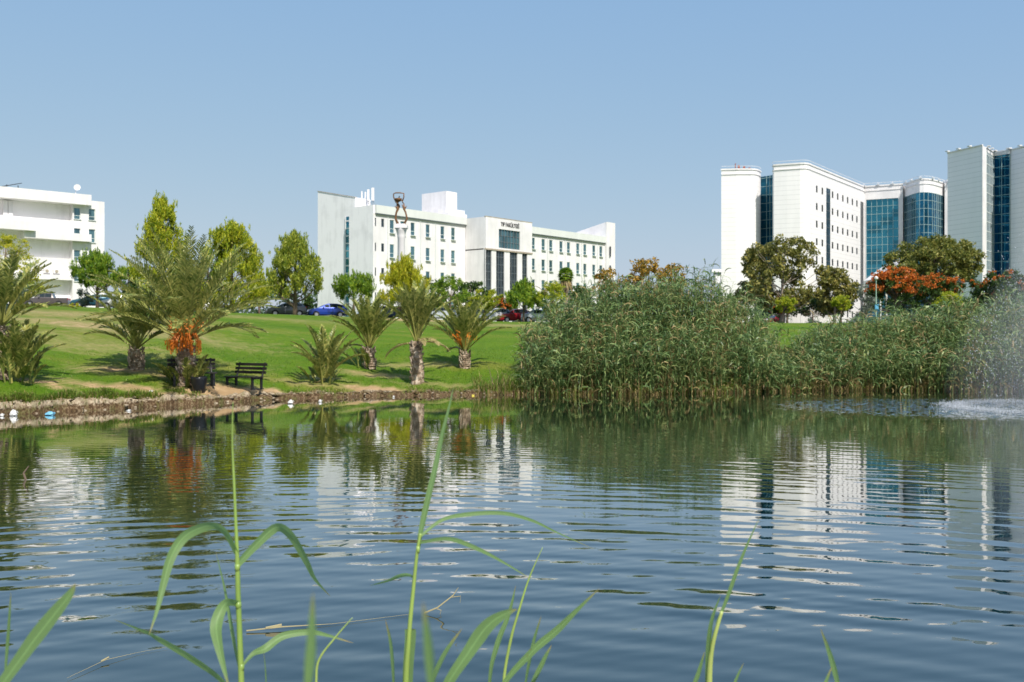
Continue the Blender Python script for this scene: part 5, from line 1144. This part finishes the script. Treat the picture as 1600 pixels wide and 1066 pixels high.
def reed(label, D, stem=None, widths=None, leaves=(), name='reed', nodes=()):
    base_px = stem[0][0] if stem else leaves[0][0][0][0]
    zb = -.05 if D > .95 else .2
    pyb = HY + (CZ - zb) * F / D; base = P3(base_px, pyb, D); o = empty(name, base, 0, label, 'reed', 'reeds in the foreground')
    if stem:
        b = MB(); P = [P3(x, y, D) for x, y in root_chain(*stem[0], base_px + 4, pyb)] + [P3(x, y, D) for x, y in stem]; P = smooth_pts(P, 6)
        n0 = len(P) - (len(stem) - 1) * 6 - 1; wd = [widths[0]] * n0 + list(np.interp(np.linspace(0, 1, len(P) - n0), np.linspace(0, 1, len(widths)), widths)); b.tube(P, [w * .8 / F * D / 2 for w in wd], 10)
        for (x, y, w) in nodes: c0 = P3(x, y, D); b.tube([c0 - Vector((0, 0, .006)), c0, c0 + Vector((0, 0, .006))], [w / F * D * .38, w / F * D * .44, w / F * D * .38], 10)
        e = b.obj('stem', M_stem, o, True); e.location = -base
    for lf in leaves:
        pts, w = lf[0], lf[1]; k = lf[2] if len(lf) > 2 else {}
        b = MB(); npts = len(pts)
        if not stem or k.get('root'): pts = [(pts[0][0] + (pts[0][0] - pts[1][0]) * .6, pts[0][1] + 240), *pts] if stem else [*root_chain(*pts[0], base_px, pyb), *pts]
        kk = {q: v for q, v in k.items() if q != 'root'}
        blade(b, pts, D, w, nroot=(len(pts) - npts), **kk); e = b.obj('leaf', L_front, o, True); e.location = -base; blade_uv(e)
reed('reed with two arching leaves forming an M over the water', 1.6, [(377, 1066), (374, 980), (372, 930), (371, 885), (369, 830), (366, 760), (363, 690), (364, 628)], [12, 11, 10.5, 10, 8, 6, 5, 3.5, 1.0],
     [([(370, 866), (350, 830), (325, 823), (290, 838), (268, 870), (255, 915), (245, 955), (233, 992)], 19, dict(dD=-.12, tilt=.5)), ([(370, 884), (400, 852), (432, 825), (455, 838), (478, 877), (492, 905), (516, 932)], 20, dict(dD=.12, tilt=-.5)),
      ([(373, 944), (352, 944), (338, 975), (342, 1012), (358, 1075)], 21, dict(dD=-.1, tilt=.2, mid=.5)), ([(374, 1045), (367, 1010), (358, 960), (350, 915), (337, 862)], 9, dict(dD=.1)),
      ([(376, 1044), (395, 1022), (415, 1013), (442, 994), (482, 988), (512, 993), (552, 1005)], 15, dict(dD=.1, tilt=.5, base=.2)), ([(370, 1090), (340, 1058), (300, 1030), (250, 1000), (228, 988), (178, 968)], 15, dict(dD=-.1, tilt=.5))], nodes=[(371, 887, 10), (372.5, 946, 11), (377, 1043, 11)])
reed('reed with tall spear leaf rising in the middle', 1.7, [(634, 1066), (640, 981), (646, 919), (652, 862), (657, 834)], [12, 9, 8, 7, 6, 5],
     [([(653, 860), (658, 828), (667, 786), (681, 726), (691, 678), (702, 635), (709, 603)], 11, dict(dD=.05, tilt=.2, mid=.3)), ([(650, 906), (640, 899), (625, 900), (605, 908), (578, 915)], 10, dict(tilt=.7, dD=.06)),
      ([(655, 840), (690, 813), (730, 804), (785, 802), (830, 813), (870, 832), (928, 858)], 8, dict(dD=.15, tilt=.4)), ([(656, 848), (700, 842), (740, 855), (780, 875), (830, 905)], 8, dict(dD=-.1, tilt=.4)),
      ([(636, 1090), (638, 1040), (641, 1000), (641, 982)], 20, dict(tilt=.1, mid=.95, base=.9))], nodes=[(653, 859, 7)])
reed('broad leaning leaf blade right of the middle spear', 1.35, None, None, [([(690, 1090), (735, 1015), (762, 978), (788, 960), (808, 952)], 26, dict(tilt=.2))])
reed('thin upright reed stalk with bent tip right of the broad blade', 1.8, [(787, 1066), (798, 1000), (812, 950), (827, 903), (848, 855)], [6, 6, 5, 4, 3, 1], [([(764, 1080), (776, 1010), (795, 960), (806, 915)], 10, dict(root=True))])
reed('long blade leaning right with a small side leaf', 1.5, None, None, [([(782, 1080), (830, 1020), (870, 985), (900, 955), (937, 919)], 14, dict(tilt=.3)), ([(760, 1090), (800, 1000), (850, 985), (890, 958), (868, 932), (845, 918)], 5, dict(tilt=.2))][:1])
reed('short dark blade crossing the long leaning blade', 1.7, None, None, [([(820, 1080), (832, 1010), (846, 962)], 8, dict(tilt=.9))])
reed('short pale blade at the foot of the long leaning blade', 1.6, None, None, [([(825, 1090), (848, 1035), (862, 1008)], 9)])
reed('dark short blade left of the broad leaning blade', 1.5, None, None, [([(670, 1090), (690, 1030), (722, 982)], 12, dict(tilt=1.0))])
reed('narrow blade left of the middle spear', 1.6, None, None, [([(616, 1090), (611, 1010), (602, 968)], 9, dict(tilt=.8))])
reed('blurred upright blade right of the M-shaped reed', .62, None, None, [([(480, 1090), (486, 1010), (489, 925)], 20, dict(tilt=.1))])
reed('blurred faint blade near the middle bottom', .58, None, None, [([(674, 1090), (669, 1010), (661, 940)], 20, dict(tilt=.5))])
reed('thin dry bent stalk right of the blurred blade', 1.6, [(494, 1066), (499, 1030), (525, 995), (551, 965)], [5, 4.5, 4, 3, 1], [])
reed('wide blade leaning in from the lower left corner', 1.2, None, None, [([(-20, 1110), (38, 1020), (80, 965), (108, 930), (118, 912)], 28, dict(tilt=.2))])
reed('narrow upright blade at the lower left corner', 1.5, None, None, [([(8, 1060), (13, 990), (17, 925)], 9)])
reed('lone reed with slanting spear at lower right', 1.6, [(1108, 1066), (1113, 1010), (1128, 955)], [12, 10, 8, 6], [([(1120, 975), (1136, 935), (1152, 890), (1168, 850), (1188, 806)], 7, dict(tilt=.2)), ([(1104, 1080), (1106, 1020), (1112, 970), (1126, 930)], 10, dict(tilt=.9))])
reed('short blade left of the lone slanting reed', 1.6, None, None, [([(1080, 1090), (1092, 1050), (1101, 1018)], 8)])
reed('short fine blade right of the lone slanting reed', 1.6, None, None, [([(1142, 1090), (1151, 1060), (1162, 1036)], 5)])
reed('small upright blade near the lower right corner', 1.5, None, None, [([(1312, 1090), (1299, 1030), (1282, 982)], 10)])
reed('tiny blade beside the small upright one at lower right', 1.5, None, None, [([(1284, 1090), (1292, 1062), (1300, 1042)], 6)])
reed('hair-thin dark blade between M-shaped reed and dry stalk', 1.6, None, None, [([(416, 1090), (415, 1050), (412, 1018)], 3)])
# floating debris
def WPt(px, py, z=.01): Y = CZ * F / (py - HY); return (PX(px, Y), Y, z)
M_twig = mat('pale_twig', (.35, .30, .16), .7)
b = MB(); b.tube([WPt(105, 1062), WPt(165, 1036, .02), WPt(215, 1022), WPt(262, 1013)], [.001, .002, .001, .0006], 5); b.tube([WPt(158, 1038, .02), WPt(170, 1034, .03)], .005, 5); tag(b.obj('floating_twig', M_twig), 'pale thin twig floating at lower left', 'twig', 'floating twigs')
b = MB(); b.tube([WPt(385, 988), WPt(440, 984, .02), WPt(520, 977), WPt(640, 962)], [.005, .005, .0015, .001], 5); b.tube([WPt(415, 986, .02), WPt(440, 983, .03)], .009, 5); tag(b.obj('floating_twig', M_twig), 'knobbly twig floating right of the M-shaped reed', 'twig', 'floating twigs')
c0 = Vector(WPt(42, 749, 0)); b = MB(); b.tube([c0 - Vector((0, 0, .05)), c0 + Vector((-.05, 0, .09)), c0 + Vector((.03, 0, .2))], [.018, .016, .008], 6); tag(b.obj('floating_twig', M_bark), 'dark stub poking out of the water far left', 'twig', 'floating twigs')
b = MB(); a0 = Vector(WPt(663, 960)); b.tube([a0, a0 + Vector((.10, 0, .04)), a0 + Vector((.22, .02, .13)), a0 + Vector((.26, .02, .19))], [.007, .006, .005, .002], 5); b.tube([a0 + Vector((.2, .02, .115)), a0 + Vector((.28, 0, .13)), a0 + Vector((.275, 0, .08))], [.004, .003, .002], 5); b.tube([a0 + Vector((.09, 0, .035)), a0 + Vector((.13, 0, .02)), a0 + Vector((.12, 0, -.01))], [.004, .003, .002], 5); tag(b.obj('floating_twig', M_twig), 'forked dead twig sticking out of the water beside the middle spear', 'twig', 'floating twigs')
X, Y, z = foot(772, 612); b = MB(); b.tube([(0, 0, -.1), (-.1, 0, .45), (-.22, 0, .95)], [.02, .014, .006], 5); b.tube([(-.08, 0, .35), (.02, 0, .6)], [.01, .004], 4); tag(b.obj('dead_branch', M_bark, None, False, (X, Y, z)), 'bare dead stick standing left of the reed thicket', 'stick')
bpy.context.view_layer.update()
